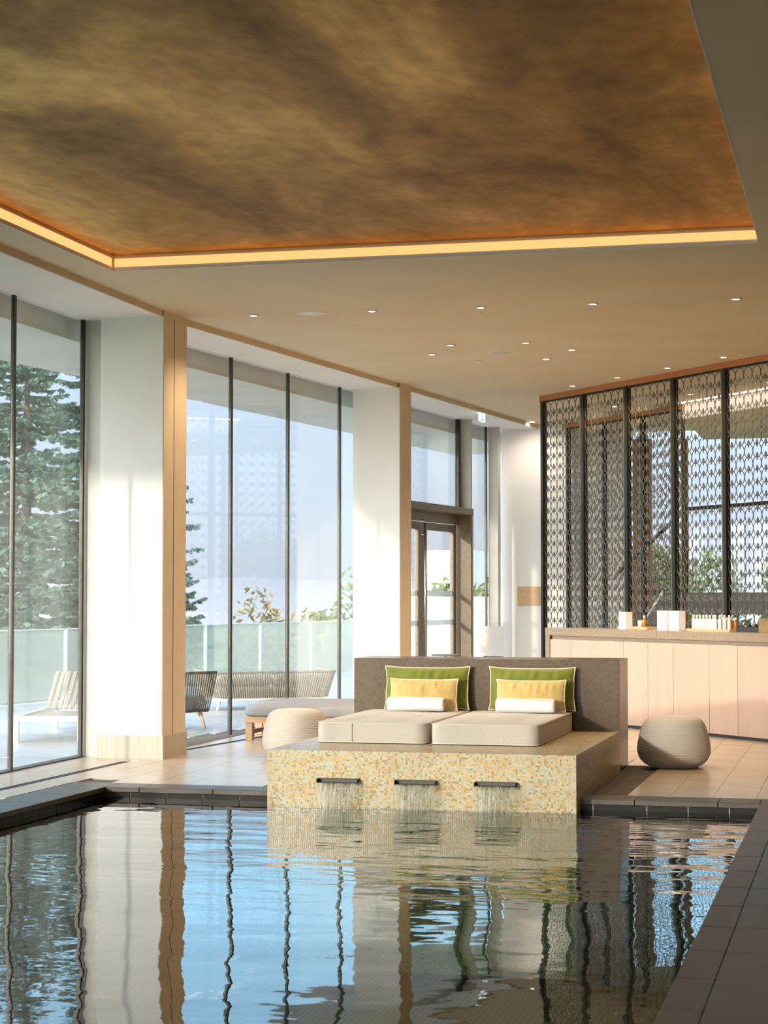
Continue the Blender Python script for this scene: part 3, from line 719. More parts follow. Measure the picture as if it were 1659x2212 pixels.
p2 = copy_tree(pf, None, (-4.80, 16.18, .001), 1.0); p2['label'] = 'round cream pouf behind the left corner of the mosaic platform'

# ------------------------------------------------------------------ wooden bench with grey cushions
def bench(loc, rz, L, D, label, lift=0):
    t = thing('bench', label, 'bench', loc, rz, 'low teak benches by the window')
    for x in (.04, L - .04):
        for y in (.05, D - .05): MB().box(x - .035, x + .035, y - .035, y + .035, 0, .17).build('leg', M['woodbench'], t, .004)
    MB().box(0, L, 0, .035, .17, .23).build('rail', M['woodbench'], t, .004); MB().box(0, L, D - .035, D, .17, .23).build('rail', M['woodbench'], t, .004)
    MB().box(0, .035, .035, D - .035, .17, .23).build('rail', M['woodbench'], t, .004); MB().box(L - .035, L, .035, D - .035, .17, .23).build('rail', M['woodbench'], t, .004)
    MB().box(.02, .06, .08, D - .08, .06, .10).build('stretcher', M['woodbench'], t, .004); MB().box(L - .06, L - .02, .08, D - .08, .06, .10).build('stretcher', M['woodbench'], t, .004)
    for i in range(int((D - .1) / .09)): MB().box(.035, L - .035, .06 + i * .09, .12 + i * .09, .20, .226).build('slat', M['woodbench'], t)
    # cushion with a rounded end
    P = []; r = .20
    for (cx, cy, a0) in ((L - .06 + .03, D - .06 + .03, 0), (r - .04, D - r + .03, PI / 2), (r - .04, r - .03, PI), (L - .06 + .03, 0 + .03, 1.5 * PI)):
        rr = r if cx < .5 else .06
        for j in range(7): a = a0 + j * PI / 12; P.append((cx + rr * math.cos(a), cy + rr * math.sin(a)))
    v = []; K = len(P); mx, my = sum(p[0] for p in P) / K, sum(p[1] for p in P) / K
    for s_, z in ((.96, .232), (.99, .24), (1.0, .255), (1.0, .30), (.99, .322), (.96, .335), (.85, .34), (.4, .343), (.02, .344)): v += [(mx + (x - mx) * s_, my + (y - my) * (1 - (1 - s_) * (1 if s_ < .9 else 2)), z) for x, y in P]
    nr = 9; f = [(i * K + j, i * K + (j + 1) % K, (i + 1) * K + (j + 1) % K, (i + 1) * K + j) for i in range(nr - 1) for j in range(K)] + [tuple(range(K))[::-1]]
    MB().add(v, f, True).build('seat_cushion', M['fab_grey'], t)
    return t
bench((-5.98, 18.66, 0), R(-2), 1.85, .66, 'low teak bench with grey cushion nearest the window')
bench((-5.84, 17.90, 0), R(-2), 1.70, .62, 'low teak bench with grey cushion behind the left pouf')

# ------------------------------------------------------------------ outdoor furniture
def rope_seat(loc, rz, wd, dp, z0, z1, rope, frame, label, cat, name, group=None, nseat=1, legh=None):
    # shell of vertical ropes between a lower hoop and a wider upper rail, open at the front (+y side is the back)
    t = thing(name, label, cat, loc, rz, group)
    def hoop(fl_, z, k=60):
        out = []; w_, d_ = wd / 2 + fl_, dp / 2 + fl_; r = .12
        path = [(-w_, -d_ + fl_ * .6), (-w_, d_ - r)] + [(-w_ + r - r * math.cos(a), d_ - r + r * math.sin(a)) for a in [PI / 2 * q / 6 for q in range(1, 7)]] + [(w_ - r + r * math.sin(a), d_ - r + r * math.cos(a)) for a in [PI / 2 * q / 6 for q in range(0, 7)]] + [(w_, -d_ + fl_ * .6)]
        L = [0]
        for a, b_ in zip(path[:-1], path[1:]): L.append(L[-1] + math.dist(a, b_))
        i = 0
        for q in range(k + 1):
            s_ = L[-1] * q / k
            while i < len(L) - 2 and L[i + 1] < s_: i += 1
            f_ = (s_ - L[i]) / max(1e-9, L[i + 1] - L[i]); a, b_ = path[i], path[i + 1]
            out.append((a[0] + (b_[0] - a[0]) * f_, a[1] + (b_[1] - a[1]) * f_, z))
        return out
    k = int((wd + 2 * dp) / .028); lo, hi = hoop(0, z0, k), hoop(.085, z1, k)
    MB().tube(lo, .014, 6).build('lower_rail', M[frame], t); MB().tube(hi, .016, 6).build('top_rail', M[rope], t)
    rm = MB()
    for a, b_ in zip(lo, hi): rm.tube([a, tuple(.5 * (a[i] + b_[i]) + (.0 if i == 2 else 0) for i in range(3)), b_], .0085, 5, cap=False)
    o = rm.build('rope_shell', M[rope], t); o['kind'] = 'stuff'
    MB().box(-wd / 2, wd / 2, -dp / 2, dp / 2, z0 - .02, z0 + .02).build('seat_base', M[frame], t, .004)
    for q in range(nseat):
        a = -wd / 2 + .03 + q * (wd - .06) / nseat; b_ = a + (wd - .06) / nseat - .01
        MB().box(a, b_, -dp / 2 + .0, dp / 2 - .04, z0 + .03, z0 + .15).build('seat_cushion', M['fab_grey' if rope == 'rope_dark' else 'fab_beige'], t, .03)
        MB().box(a, b_, dp / 2 - .20, dp / 2 - .05, z0 + .16, z1 - .04).build('back_cushion', M['fab_grey' if rope == 'rope_dark' else 'fab_beige'], t, .04)
    for sx_ in (-1, 1):
        for sy_ in (-1, 1):
            x, y = sx_ * (wd / 2 - .07), sy_ * (dp / 2 - .07)
            MB().tube([(x, y, z0 - .01), (x + sx_ * .045, y + sy_ * .045, 0)], [.024, .014], 8).build('leg', M['wood' if frame != 'whitemetal' else 'whitemetal'], t)
    return t
rope_seat((-7.20, 19.30, -.006), R(150), .66, .70, .20, .60, 'rope_dark', 'bronze', 'dark woven rope armchair with splayed wooden legs on the terrace', 'armchair', 'rope_armchair')
rope_seat((-7.30, 23.2, -.006), R(212), 1.45, .8, .13, .47, 'rope_beige', 'whitemetal', 'beige rope sofa with white frame on the terrace', 'sofa', 'rope_sofa', None, 2)
# lounger at the far left
t = thing('sun_lounger', 'white framed sun lounger with raised slatted back seen through the near window', 'lounger', (-7.95, 17.2, -.006), R(12))
for a, b_ in ((0, .0), (.62, .0), (0, 1.85), (.62, 1.85)): MB().box(a, a + .05, b_, b_ + .05, 0, .2).build('leg', M['whitemetal'], t, .004)
fr_ = MB().box(0, .05, 0, 1.9, .2, .25).box(.62, .67, 0, 1.9, .2, .25).box(0.05, .62, 0, .05, .2, .25).box(.05, .62, 1.85, 1.9, .2, .25); fr_.build('frame', M['whitemetal'], t, .003)
for i in range(8): MB().box(.05, .62, .08 + i * .13, .16 + i * .13, .215, .235).build('slat', M['rope_beige'], t)
for i in range(9): MB().box(.05 + i * .063, .09 + i * .063, 0, .62, -.01, .01).build('back_slat', M['rope_beige'], t, loc=(0, 1.25, .25), rot=(R(35), 0, 0))
rl = thing('side_table', 'small round grey table beyond the headboard near the door', 'table', (-4.93, 23.0, 0))
MB().lathe([(.02, .672), (.165, .672), (.175, .678), (.175, .688), (.165, .692), (.01, .692)], 40).build('tabletop', M['fab_grey'], rl)
MB().tube([(0, 0, .67), (0, 0, .01)], .018, 10).build('stem', M['chrome'], rl)
MB().lathe([(.02, 0), (.14, 0), (.14, .008), (.02, .016)], 30).build('base', M['chrome'], rl)

# glass balustrade of the terrace
rails = thing('glass_balustrade', 'frosted glass balustrade with slim white posts at the terrace edge', 'balustrade')
py = [18.3, 20.3, 22.3, 24.25, 26.24, 28.23, 30.12, 32.07, 34.0, 36.0, 38.0]
def rx(y): return -10.45 + .152 * (y - 24.25) if y > 22.5 else -10.7
pm = MB().box(-.022, .022, -.022, .022, -.03, .965).mesh('post', M['whitemetal'])
for y in py: inst(pm, 'post', rails, (rx(y), y, 0))
for a, b_ in zip(py[:-1], py[1:]): pane(rails, (rx(a), a + .03), (rx(b_), b_ - .03), .03, .95, 'railglass', .006, 'glass_panel')
for a, b_ in zip(py[:-1], py[1:]): MB().prism([(rx(a) - .02, a), (rx(b_) - .02, b_), (rx(b_) + .02, b_), (rx(a) + .02, a)], .95, .965).build('handrail', M['whitemetal'], rails)

# ------------------------------------------------------------------ easel with blank board
t = thing('easel_sign', 'blank white board on a slim easel by the far white wall', 'easel', (-4.81, 25.5, 0), R(6))
MB().box(-.20, .20, -.006, .0, .60, 1.05).build('acrylic_plate', M['glass'], t, loc=(0, -.085, 0), rot=(R(-4), 0, 0))
MB().box(-.165, .155, -.014, -.007, .60, 1.0).build('board', M['paper'], t, loc=(0, -.085, 0), rot=(R(-4), 0, 0))
for a in (-.17, .17): MB().box(a - .004, a + .004, -.018, -.012, 1.015, 1.023).build('pin', M['black'], t, loc=(0, -.085, 0), rot=(R(-4), 0, 0))
for sx_ in (-1, 1): MB().tube([(sx_ * .05, .01, .98), (sx_ * .24, -.05, .0)], .008, 6).build('leg', M['bronze'], t)
MB().tube([(0, .02, .95), (0, .38, .0)], .008, 6).build('leg', M['bronze'], t)
MB().box(-.12, .12, -.035, .0, .575, .592).build('ledge', M['bronze'], t)
# pale golden panel on the wall
t = MB().box(-4.83, -4.50, YB - .022, YB - .001, 1.27, 1.54).build('wall_golden_panel', M['tray'], None, .004); tag(t, 'pale golden panel on the far white wall', 'plaque')

# ------------------------------------------------------------------ lattice screens
e1 = Vector((.6361, -.7716, 0)); n1 = Vector((-.7716, -.6361, 0))
def ring_mesh(name, ow, oh, wd, dp, seg=22, drop=True):
    mb = MB(); v = []
    for j in range(seg):
        a = 2 * PI * j / seg
        for (rr, yy) in ((0, -dp), (0, dp), (-wd, dp), (-wd, -dp)): v.append(((ow + rr) * math.sin(a), yy, (oh + rr) * math.cos(a)))
    f = [(j * 4 + k, j * 4 + (k + 1) % 4, ((j + 1) % seg) * 4 + (k + 1) % 4, ((j + 1) % seg) * 4 + k) for j in range(seg) for k in range(4)]
    mb.add(v, f)
    if drop:   # little drop shaped weight at the foot of the ring
        pts = [(0, .012 - oh + .050)] + [(.019 * math.sin(a), -oh + .030 + .021 * math.cos(a)) for a in [PI * q / 6 for q in range(1, 5)]] + [(.007, -oh - .002), (.007, -oh - .022), (-.007, -oh - .022), (-.007, -oh - .002)] + [(.019 * math.sin(a), -oh + .030 + .021 * math.cos(a)) for a in [-PI * q / 6 for q in range(4, 0, -1)]]
        k = len(pts); vv = [(x, -dp, z) for x, z in pts] + [(x, dp, z) for x, z in pts]
        mb.add(vv, [tuple(range(k)), tuple(range(k, 2 * k))[::-1]] + [(i, k + i, k + (i + 1) % k, (i + 1) % k) for i in range(k)])
    return mb
ringA = ring_mesh('ring', .0745, .078, .0062, .003).mesh('ring', M['screen'])
PW = .955
names = ['first lattice screen panel, farthest left beside the white wall', 'second lattice screen panel from the left', 'third lattice screen panel from the left, above the small tray', 'fourth lattice screen panel from the left, above the white boxes', 'fifth lattice screen panel from the left, above the bottles', 'sixth lattice screen panel, cut by the right picture edge', 'lattice screen panel outside the picture on the right']
rz1 = math.atan2(e1.y, e1.x)
def screen_panel(org, rz, pw, ztop, ncol, nrow, pitchz, label, group, solid=False):
    t = thing('lattice_panel', label, 'screen', org, rz, group)
    MB().box(.0, .055, -.03, .03, 0, ztop - .012).build('post', M['bronze'], t); MB().box(pw - .022, pw - .002, -.03, .03, 0, ztop - .012).build('post', M['screen'], t)
    MB().box(.055, pw - .022, -.022, .022, ztop - .085, ztop - .065).build('top_rail', M['bronze'], t)
    MB().box(-.0, pw, -.045, .035, ztop - .065, ztop - .001).build('copper_track', M['copper'], t)
    MB().box(.055, pw - .022, -.022, .022, .0, .05).build('bottom_rail', M['bronze'], t)
    x0 = .055; px = (pw - .022 - x0) / ncol; zt = ztop - .085 - .076
    return t, x0, px, zt
for k in range(6):
    org = Vector((-3.817, 23.57, 0)) + e1 * PW * k
    t, x0, px, zt = screen_panel(org, rz1, PW, CEIL, 6, 27, .1345, names[k], 'metal lattice screen panels behind the cabinets')
    for i in range(6):
        for j in range(27): inst(ringA, 'ring', t, (x0 + px * (i + .5), 0, zt - j * .1345), (0, 0, 0), (px / .146, 1, 1))
# second, farther row: rings joined
e2 = Vector((.6125, -.7905, 0)); rz2 = math.atan2(e2.y, e2.x)
nm2 = ['farther lattice panel seen through the first screen panel', 'farther lattice panel seen through the second screen panel', 'farther lattice panel seen through the third screen panel']
rb = ring_mesh('ring', .0745, .078, .0062, .003, 14)
for k in range(3):
    org = Vector((-4.08, 27.42, 0)) + e2 * 1.02 * k
    t, x0, px, zt = screen_panel(org, rz2, 1.02, CEIL, 6, 27, .1345, nm2[k], 'farther row of lattice panels')
    mb = MB()
    for i in range(6):
        for j in range(27):
            cx, cz = x0 + px * (i + .5), zt - j * .1345
            mb.add([(x + cx, y, z + cz) for x, y, z in rb.v], rb.f)
    o = mb.build('ring', M['screen'], t); o['kind'] = 'stuff'
endp = Vector((-4.08, 27.42, 0)) + e2 * 3.06

# ------------------------------------------------------------------ the room behind the screens
bk = MB().prism([(endp.x, endp.y), (endp.x + .6125 * 6, endp.y - .7905 * 6), (5, 21), (5, 28.3), (endp.x, 28.3)], 3.69, CEIL + .02)
tag(bk.build('ceiling_2', M['ceil']), 'dropped ceiling of the room behind the screens', kind='structure')
bf = MB().prism([(endp.x - .01, endp.y - .008), (endp.x - .01 + .6125 * 6, endp.y - .008 - .7905 * 6), (endp.x + .6125 * 6, endp.y - .7905 * 6), (endp.x, endp.y)], 3.69, CEIL)
tag(bf.build('trim_3', M['white']), 'white edge of the dropped ceiling', kind='structure')
q0 = Vector((endp.x, endp.y, 0)) + Vector((-.79, -.61, 0)) * .16
MB().prism([(q0.x, q0.y), (q0.x + .6125 * 4, q0.y - .7905 * 4), (q0.x + .6125 * 4 - .02, q0.y - .7905 * 4 - .016), (q0.x - .02, q0.y - .016)], CEIL - .012, CEIL - .001).build('cove_light_strip', emit_mat('added_strip_white', (1, .80, .66), 7), ceiling)  # glow strip added to brighten the white edge of the dropped ceiling
w4 = thing('window_4', 'window wall of the room behind the screens', None, kind='structure')
xs = [-3.2, -2.45, -1.2, .05, 1.3, 2.55, 3.8]
for a, b_ in zip(xs[:-1], xs[1:]): pane(w4, (a + .02, 28.2), (b_ - .02, 28.2), .9, 3.69)
for x in xs: MB().box(x - .025, x + .025, 28.14, 28.24, .9, 3.69).build('mullion', M['brownpanel'], w4)
tag(MB().box(-3.2, 5, 28.1, 28.3, 0, .9).build('wall_back_right', M['white']), 'low white wall below the far windows', kind='structure')
tag(MB().box(-3.17, -2.93, 27.87, 28.08, 0, 3.68).build('timber_pier', M['brownpanel']), 'brown timber pier behind the farther lattice row', 'pier')
# staircase with landing and dark handrail, behind the second row
st = thing('staircase', 'staircase with charcoal sides and a dark handrail behind the lattice screens', 'staircase')
sd_ = Vector((.643, -.766, 0))
A = Vector((-2.663, 26.80, 0)); B = A + sd_ * 3.2; A0 = Vector((-3.13, 27.36, 0))
nn = Vector((.766, .643, 0)) * .06
def slab(p, q, z0, z1, z2, z3, mat, name, tk=nn):   # upright sheet from p (z0..z1) to q (z2..z3)
    v = [p + Vector((0, 0, z0)), q + Vector((0, 0, z2)), q + Vector((0, 0, z3)), p + Vector((0, 0, z1))]
    v += [x + tk for x in v]
    return MB().add([tuple(x) for x in v], [(0, 1, 2, 3), (7, 6, 5, 4), (0, 4, 5, 1), (1, 5, 6, 2), (2, 6, 7, 3), (3, 7, 4, 0)]).build(name, M[mat], st)
slab(A, B, 1.17, 1.45, 1.17, 1.45, 'darkstone', 'landing_side')
slab(A0, A, .0, .80, .0, 1.45, 'darkstone', 'stair_side')
slab(A0 - nn * .2, A - nn * .2, .80, .86, 1.42, 1.48, 'white', 'stringer', nn * .15)
MB().tube([(-4.25, 28.68 - .9, 1.15), (-3.6, 27.75, 1.55), (-2.526, 26.63, 2.41), (-2.348, 26.42, 2.585), tuple(Vector((-2.348, 26.42, 2.60)) + sd_ * 3)], .028, 8).build('handrail', M['bronze'], st)
for q in range(4): p = Vector((-2.348, 26.42, 0)) + sd_ * (.1 + .95 * q); MB().tube([p + Vector((0, 0, 1.45)), p + Vector((0, 0, 2.59))], .009, 6).build('baluster', M['bronze'], st)
for q in range(7):
    p = A0.lerp(A, q / 6); MB().box(p.x, p.x + .5, p.y, p.y + .3, .0 + q * .2, .04 + q * .2).build('step', M['stone2'], st)
# low side table/console seen above the counter between posts
t = thing('console_table', 'low dark metal console behind the lattice, above the counter edge', 'console', (-2.75, 24.2, 0), rz1)
MB().box(0, 1.6, 0, .4, .97, 1.0).build('tabletop', M['darkstone'], t)
for a in (.03, 1.55):
    for b_ in (.03, .34): MB().box(a, a + .03, b_, b_ + .03, 0, .97).build('leg', M['bronze'], t)

# ------------------------------------------------------------------ cabinet counter
ca = math.atan2(-.7433, .669)
cab = thing('cabinet_counter', 'long counter with pale oak doors and taupe stone top below the lattice screen', 'counter', (-3.49, 21.696, 0), ca)
CD, CL = .62, 4.03
MB().box(0, .085, 0, CD, 0, .957).build('end_panel', M['stone2'], cab, .002); MB().box(CL - .09, CL, 0, CD, 0, .957).build('end_panel', M['stone2'], cab, .002)
MB().box(0, 2.128, -.004, CD, .957, 1.042).build('worktop', M['stone2'], cab, .002); MB().box(2.132, CL, -.004, CD, .957, 1.042).build('worktop', M['stone2'], cab, .002)
MB().box(.085, CL - .09, .03, CD, .035, .957).build('carcass', M['stone2'], cab)
MB().box(.085, CL - .09, .05, .07, 0, .035).build('plinth', M['black'], cab)
MB().box(.085, .10, .008, .03, .915, .957).build('end_cap', M['black'], cab)
js = [.100, .507, 1.062, 1.525, 1.966, 2.407, 3.0, 3.452, 3.925]
js = [.100, .507, 1.525, 1.966, 2.407, 3.0, 3.452, 3.925]
for a, b_ in zip(js[:-1], js[1:]): MB().box(a + .003, b_ - .003, .004, .03, .035, .915).build('door', M['cab'], cab, .001)

def cpt(s_, off, z=1.042): # a point on the counter top: s along it, off from its front edge
    return (-3.49 + .669 * s_ + .7433 * off, 21.696 - .7433 * s_ + .669 * off, z)
def card_box(s0, s1, off, h, label):
    t = thing('card_box', label, 'box', cpt((s0 + s1) / 2, off), ca, 'white card boxes on the counter'); w_ = (s1 - s0)
    MB().box(-w_ / 2, w_ / 2, -.045, .045, 0, h).build('carton', M['paper'], t, .003)
    MB().box(-w_ / 2 + .002, w_ / 2 - .002, -.043, .043, h, h + .002).build('lid_flap', M['paper'], t)
card_box(1.085, 1.215, .30, .185, 'small white card box on the left of the counter by the small tray')
card_box(1.925, 2.090, .20, .205, 'taller white card box left of the counter joint')
card_box(2.136, 2.300, .20, .205, 'taller white card box right of the counter joint')
def tray(s0, s1, off, d, label, mat='tray', h=.025):
    t = thing('wooden_tray' if mat == 'tray' else 'black_tray', label, 'tray', cpt(s0, off), ca); L = s1 - s0
    MB().box(0, L, 0, d, 0, .008).build('base', M[mat], t)
    for q in ((0, L, 0, .01), (0, L, d - .01, d), (0, .01, .01, d - .01), (L - .01, L, .01, d - .01)): MB().box(*q, .008, h).build('rim', M[mat], t)
    return t
tray(.95, 1.50, .33, .2, 'small pale wooden tray with a cup and an amber bottle')
tray(2.345, 3.06, .22, .26, 'long pale wooden tray full of small bottles')
tray(3.09, 3.46, .28, .2, 'black tray at the right end of the counter', 'black', .05)
proto = None
def bottle(s_, off, label, mat='paper', h=.135, r=.0195):
    t = thing('bottle', label, 'bottle', cpt(s_, off, 1.042 + .0085), ca, 'small bottles on the long tray')
    MB().lathe([(r * .9, 0), (r, .004), (r, h * .78), (r * .9, h * .84), (r * .5, h * .9), (r * .5, h * .93)], 20).build('bottle_body', M[mat], t); bb_ = t.children[0] if t.children else None
    MB().lathe([(r * .62, h * .93), (r * .62, h * 1.13), (r * .5, h * 1.16)], 16).build('cap', M['whitemetal'], t)
    return t
lab_w = 'small white bottle in the front row of the long wooden tray'
lab_w2 = 'small white bottle among amber bottles on the long wooden tray'
lab_a = 'small amber bottle with white cap at the right of the long tray'
pw = bottle(2.365, .30, lab_w); 
OR = ['first', 'second', 'third', 'fourth', 'fifth', 'sixth', 'seventh']
pw['label'] = 'small white bottle, first from the left on the long wooden tray'
for q in range(1, 7): o = copy_tree(pw, None, cpt(2.365 + q * .055, .30, 1.0505), ca); o['label'] = 'small white bottle, %s from the left on the long wooden tray' % OR[q]
for q in range(4): o = copy_tree(pw, None, cpt(2.765 + q * .075, .27, 1.0505), ca); o['label'] = 'small white bottle before the amber ones, %s of four from the left' % OR[q]
pa = bottle(2.80, .34, lab_a, 'amber', .115, .022)
pa['label'] = 'amber bottle with white cap on the long tray, first of four from the left'
for q in range(1, 4): o = copy_tree(pa, None, cpt(2.80 + q * .068, .34, 1.0505), ca); o['label'] = 'amber bottle with white cap on the long tray, %s of four from the left' % OR[q]
t = bottle(1.33, .42, 'amber pump bottle on the small wooden tray', 'amber', .12, .021); t['group'] = 'toiletries on the small tray'
t = thing('paper_cup', 'white paper cup beside the amber pump bottle', 'cup', cpt(1.25, .42, 1.0505)); MB().lathe([(.020, 0), (.027, .085), (.024, .085), (.018, .006)], 20).build('cup_body', M['paper'], t)
for q in range(3):
    t = thing('black_jar', 'squat black jar on the black tray, %s of three from the left' % ['first', 'second', 'third'][q], 'jar', cpt(3.16 + q * .105, .38, 1.0505), 0, 'black jars on the black tray'); MB().lathe([(.028, 0), (.03, .004), (.03, .05), (.02, .06), (.012, .075), (.004, .078)], 18).build('jar_body', M['black'], t)
t = thing('kraft_box', 'brown box at the right end of the counter', 'box', cpt(3.56, .30), ca); MB().box(-.075, .09, -.06, .06, 0, .135).build('carton', M['kraft'], t, .003); MB().box(-.077, .092, -.062, .062, .120, .138).build('lid', M['kraft'], t, .002)

# ------------------------------------------------------------------ ceiling fittings
dl = [(-5.179, 16.1), (-4.101, 16.1), (-3.141, 16.12), (-2.179, 16.15), (-.985, 16.17), (-3.907, 18.485), (-4.242, 19.15), (-3.155, 18.49), (-2.797, 19.13), (-3.165, 19.81), (-3.27, 22.43), (-2.651, 21.69), (-2.01, 20.9), (-1.356, 20.1)]
p = thing('downlight', 'small round downlight in the beige ceiling', 'ceiling light', (*dl[0], CEIL), group='small recessed ceiling downlights')
MB().lathe([(.030, 0), (.050, -.002), (.050, -.006), (.031, -.007)], 28, cap=False).build('trim_ring', M['white'], p)
MB().lathe([(.002, -.0045), (.030, -.0045), (.030, -.001), (.002, -.001)], 24).build('lens', M['lamp'], p)
where = ['first of the front row, nearest the left window', 'second of the front row, right of the round speaker', 'third of the front row', 'fourth of the front row', 'last of the front row at the right', 'left of the middle pair, above the grille', 'leftmost of the middle group', 'right of the middle pair, above the grille', 'rightmost of the middle group', 'just right of the round grille, lower one', 'nearest the left end of the screen row', 'second along the screen', 'third along the screen', 'fourth along the screen']
ld = bpy.data.lights.new('downlight_lamp', 'SPOT'); ld.energy = 50; ld.color = (1, .72, .44); ld.spot_size = R(130); ld.spot_blend = .8; ld.shadow_soft_size = .03
def lamp_at(x, y, z=CEIL): lo = bpy.data.objects.new('downlight_lamp', ld); COL.objects.link(lo); lo.location = (x, y, z - .02)
for x, y in dl: lamp_at(x, y)
p['label'] = 'small round ceiling downlight, ' + where[0]
t = thing('wall_washer', 'small bright downlight right at the foot of the far white wall', 'ceiling light', (-4.52, 27.0, CEIL))
MB().lathe([(.002, -.0045), (.035, -.0045), (.035, -.001), (.002, -.001)], 24).build('lens', M['lamp'], t)
ld2 = bpy.data.lights.new('washer_lamp', 'SPOT'); ld2.energy = 20; ld2.color = (1, .86, .72); ld2.spot_size = R(150); ld2.spot_blend = 1; ld2.shadow_soft_size = .05
lo = bpy.data.objects.new('washer_lamp', ld2); COL.objects.link(lo); lo.location = (-4.52, 26.9, CEIL - .03); lo.rotation_euler = (R(18), 0, 0)
for x, y in ((-1.75, 26.2), (-1.1, 25.6), (-.9, 26.9)): lamp_at(x, y, 3.69)
for x, y in ((-3.1, 25.0), (-2.0, 23.7), (-1.0, 22.6), (-.1, 21.6)):  # extra downlights added to brighten the area behind the first screen
    lamp_at(x, y); dl.append((x, y))
for q, (x, y) in enumerate(dl[1:], 1): o = copy_tree(p, None, (x, y, CEIL)); o['label'] = 'small round ceiling downlight, ' + (where[q] if q < 14 else ['first', 'second', 'third', 'fourth'][q - 14] + ' added fill light between the two rows of lattice screens')
for (x, y), l in zip(((-4.637, 16.1), (-3.554, 19.2)), ('round white ceiling speaker between the two left front downlights', 'round white ceiling grille in the middle of the downlights')):
    t = thing('ceiling_speaker', l, 'speaker', (x, y, CEIL), group='round ceiling speakers')
    MB().lathe([(.105, -.006), (.118, -.006), (.121, -.002), (.121, 0)], 40, cap=False).build('rim', M['white'], t); MB().lathe([(.002, -.007), (.10, -.007), (.105, -.004), (.105, 0)], 40).build('grille', M['alu' if x > -4 else 'white'], t)
t = thing('smoke_detector', 'tiny round detector below the ceiling grille', 'detector', (-3.889, 19.84, CEIL)); MB().lathe([(.03, 0), (.036, -.004), (.03, -.014), (.004, -.016)], 24).build('housing', M['white'], t)
for k, (x, y) in enumerate(((-1.75, 26.2), (-1.1, 25.6), (-.9, 26.9))):
    o = copy_tree(p, None, (x, y, 3.69)); o['label'] = 'ceiling downlight in the dropped ceiling behind the screens, ' + ['leftmost', 'nearest', 'farthest'][k]; o['group'] = 'downlights behind the screens'
# exit sign
t = thing('exit_sign', 'hanging green running man exit sign at the ceiling edge above the door', 'sign', (-4.86, 25.0, CEIL), R(90 - 6.7))
MB().box(-.13, .13, -.02, .02, -.012, 0).build('bracket', M['alu'], t); MB().box(-.125, .125, -.006, .006, -.165, -.012).build('sign_plate', M['exitw'], t)
for sy_ in (-1, 1):
    g_ = MB(); y0 = sy_ * .0066
    g_.box(-.045, .045, min(0, y0 * 1.0), max(0, y0 * 1.0), -.150, -.028); g_.build('green_panel', M['exitg'], t)
    h_ = MB(); yy = sorted((sy_ * .0062, sy_ * .0072)); h_.lathe([(.002, -.001), (.010, -.001), (.010, .001), (.002, .001)], 14)
    h_ = MB().box(-.008, .008, *yy, -.052, -.038)            # head
    h_.box(-.012, .010, *yy, -.092, -.055).box(-.032, -.010, *yy, -.070, -.062).box(.008, .030, *yy, -.078, -.070)   # trunk, arms
    h_.box(-.030, -.018, *yy, -.128, -.092).box(-.022, -.004, *yy, -.100, -.090).box(.004, .014, *yy, -.118, -.090).box(.010, .030, *yy, -.128, -.118)
    h_.build('running_figure', M['exitw'], t)
t = thing('floor_spot', 'tiny round spot light in the floor at the foot of the first column', 'floor light', (-6.02, 15.47, 0)); MB().lathe([(.002, .001), (.016, .003), (.020, .0005)][::-1], 20).build('lens', M['lamp'], t)

# ------------------------------------------------------------------ planting, buildings and hills outside
def spruce(loc, H, Rr, label, dens=1.0, seed=1, leafm='needle', group='spruces beyond the terrace'):
    rnd = random.Random(seed); t = thing('spruce', label, 'tree', loc, group=group)
    MB().tube([(0, 0, 0), (.03, 0, H * .5), (0, 0, H * .97)], [.16 * H / 12, .1 * H / 12, .015], 8).build('trunk', M['bark'], t)
    v, f, bb = [], [], MB(); z = H * .06
    while z < H * .97:
        q = 1 - z / H; L0 = Rr * (q ** .8)
        nb_ = max(4, int(7 * dens)); a0 = rnd.random() * 6.28
        for b_ in range(nb_):
            a = a0 + b_ * 2 * PI / nb_ + rnd.uniform(-.3, .3); L = L0 * rnd.uniform(.5, 1.15) + .12; z_ = z + rnd.uniform(-.2, .2); dr = rnd.uniform(.1, .45); d = Vector((math.cos(a), math.sin(a), 0)); sd2 = Vector((-d.y, d.x, 0))
            pts = [Vector((0, 0, z_)) + d * L * s_ + Vector((0, 0, -dr * L * s_ + (dr + .02) * L * s_ * s_)) for s_ in (0, .33, .66, 1)]
            bb.tube(pts, [.02, .014, .009, .004], 4, cap=False)
            nn_ = int(52 * dens * max(L, .5))
            for k in range(nn_):
                s_ = rnd.random() ** .7; i = min(int(s_ * 3), 2); p0 = pts[i].lerp(pts[i + 1], s_ * 3 - i)
                tw = (sd2 * rnd.choice((-1, 1)) * rnd.uniform(.4, 1) + d * rnd.uniform(.2, .9)).normalized(); l = (.11 + .16 * L * (1 - s_ * .7)) * rnd.uniform(.6, 1.1)
                q1 = p0 + tw * l + Vector((0, 0, rnd.uniform(-.6, .15) * l)); pw_ = Vector((rnd.uniform(-1, 1), rnd.uniform(-1, 1), rnd.uniform(-1, 1))) * .032; md = (p0 + q1) / 2
                o_ = len(v); v += [tuple(p0), tuple(md + pw_ + Vector((0, 0, .02))), tuple(q1), tuple(md - pw_ - Vector((0, 0, .05)))]; f += [(o_, o_ + 1, o_ + 2), (o_, o_ + 2, o_ + 3)]
        z += H * (.022 if dens <= 1 else .016) * rnd.uniform(.7, 1.3) + .05
    o = MB().add(v, f).build('foliage', M[leafm], t); o['kind'] = 'stuff'
    bb.build('branches', M['bark'], t)['kind'] = 'stuff'
    return t
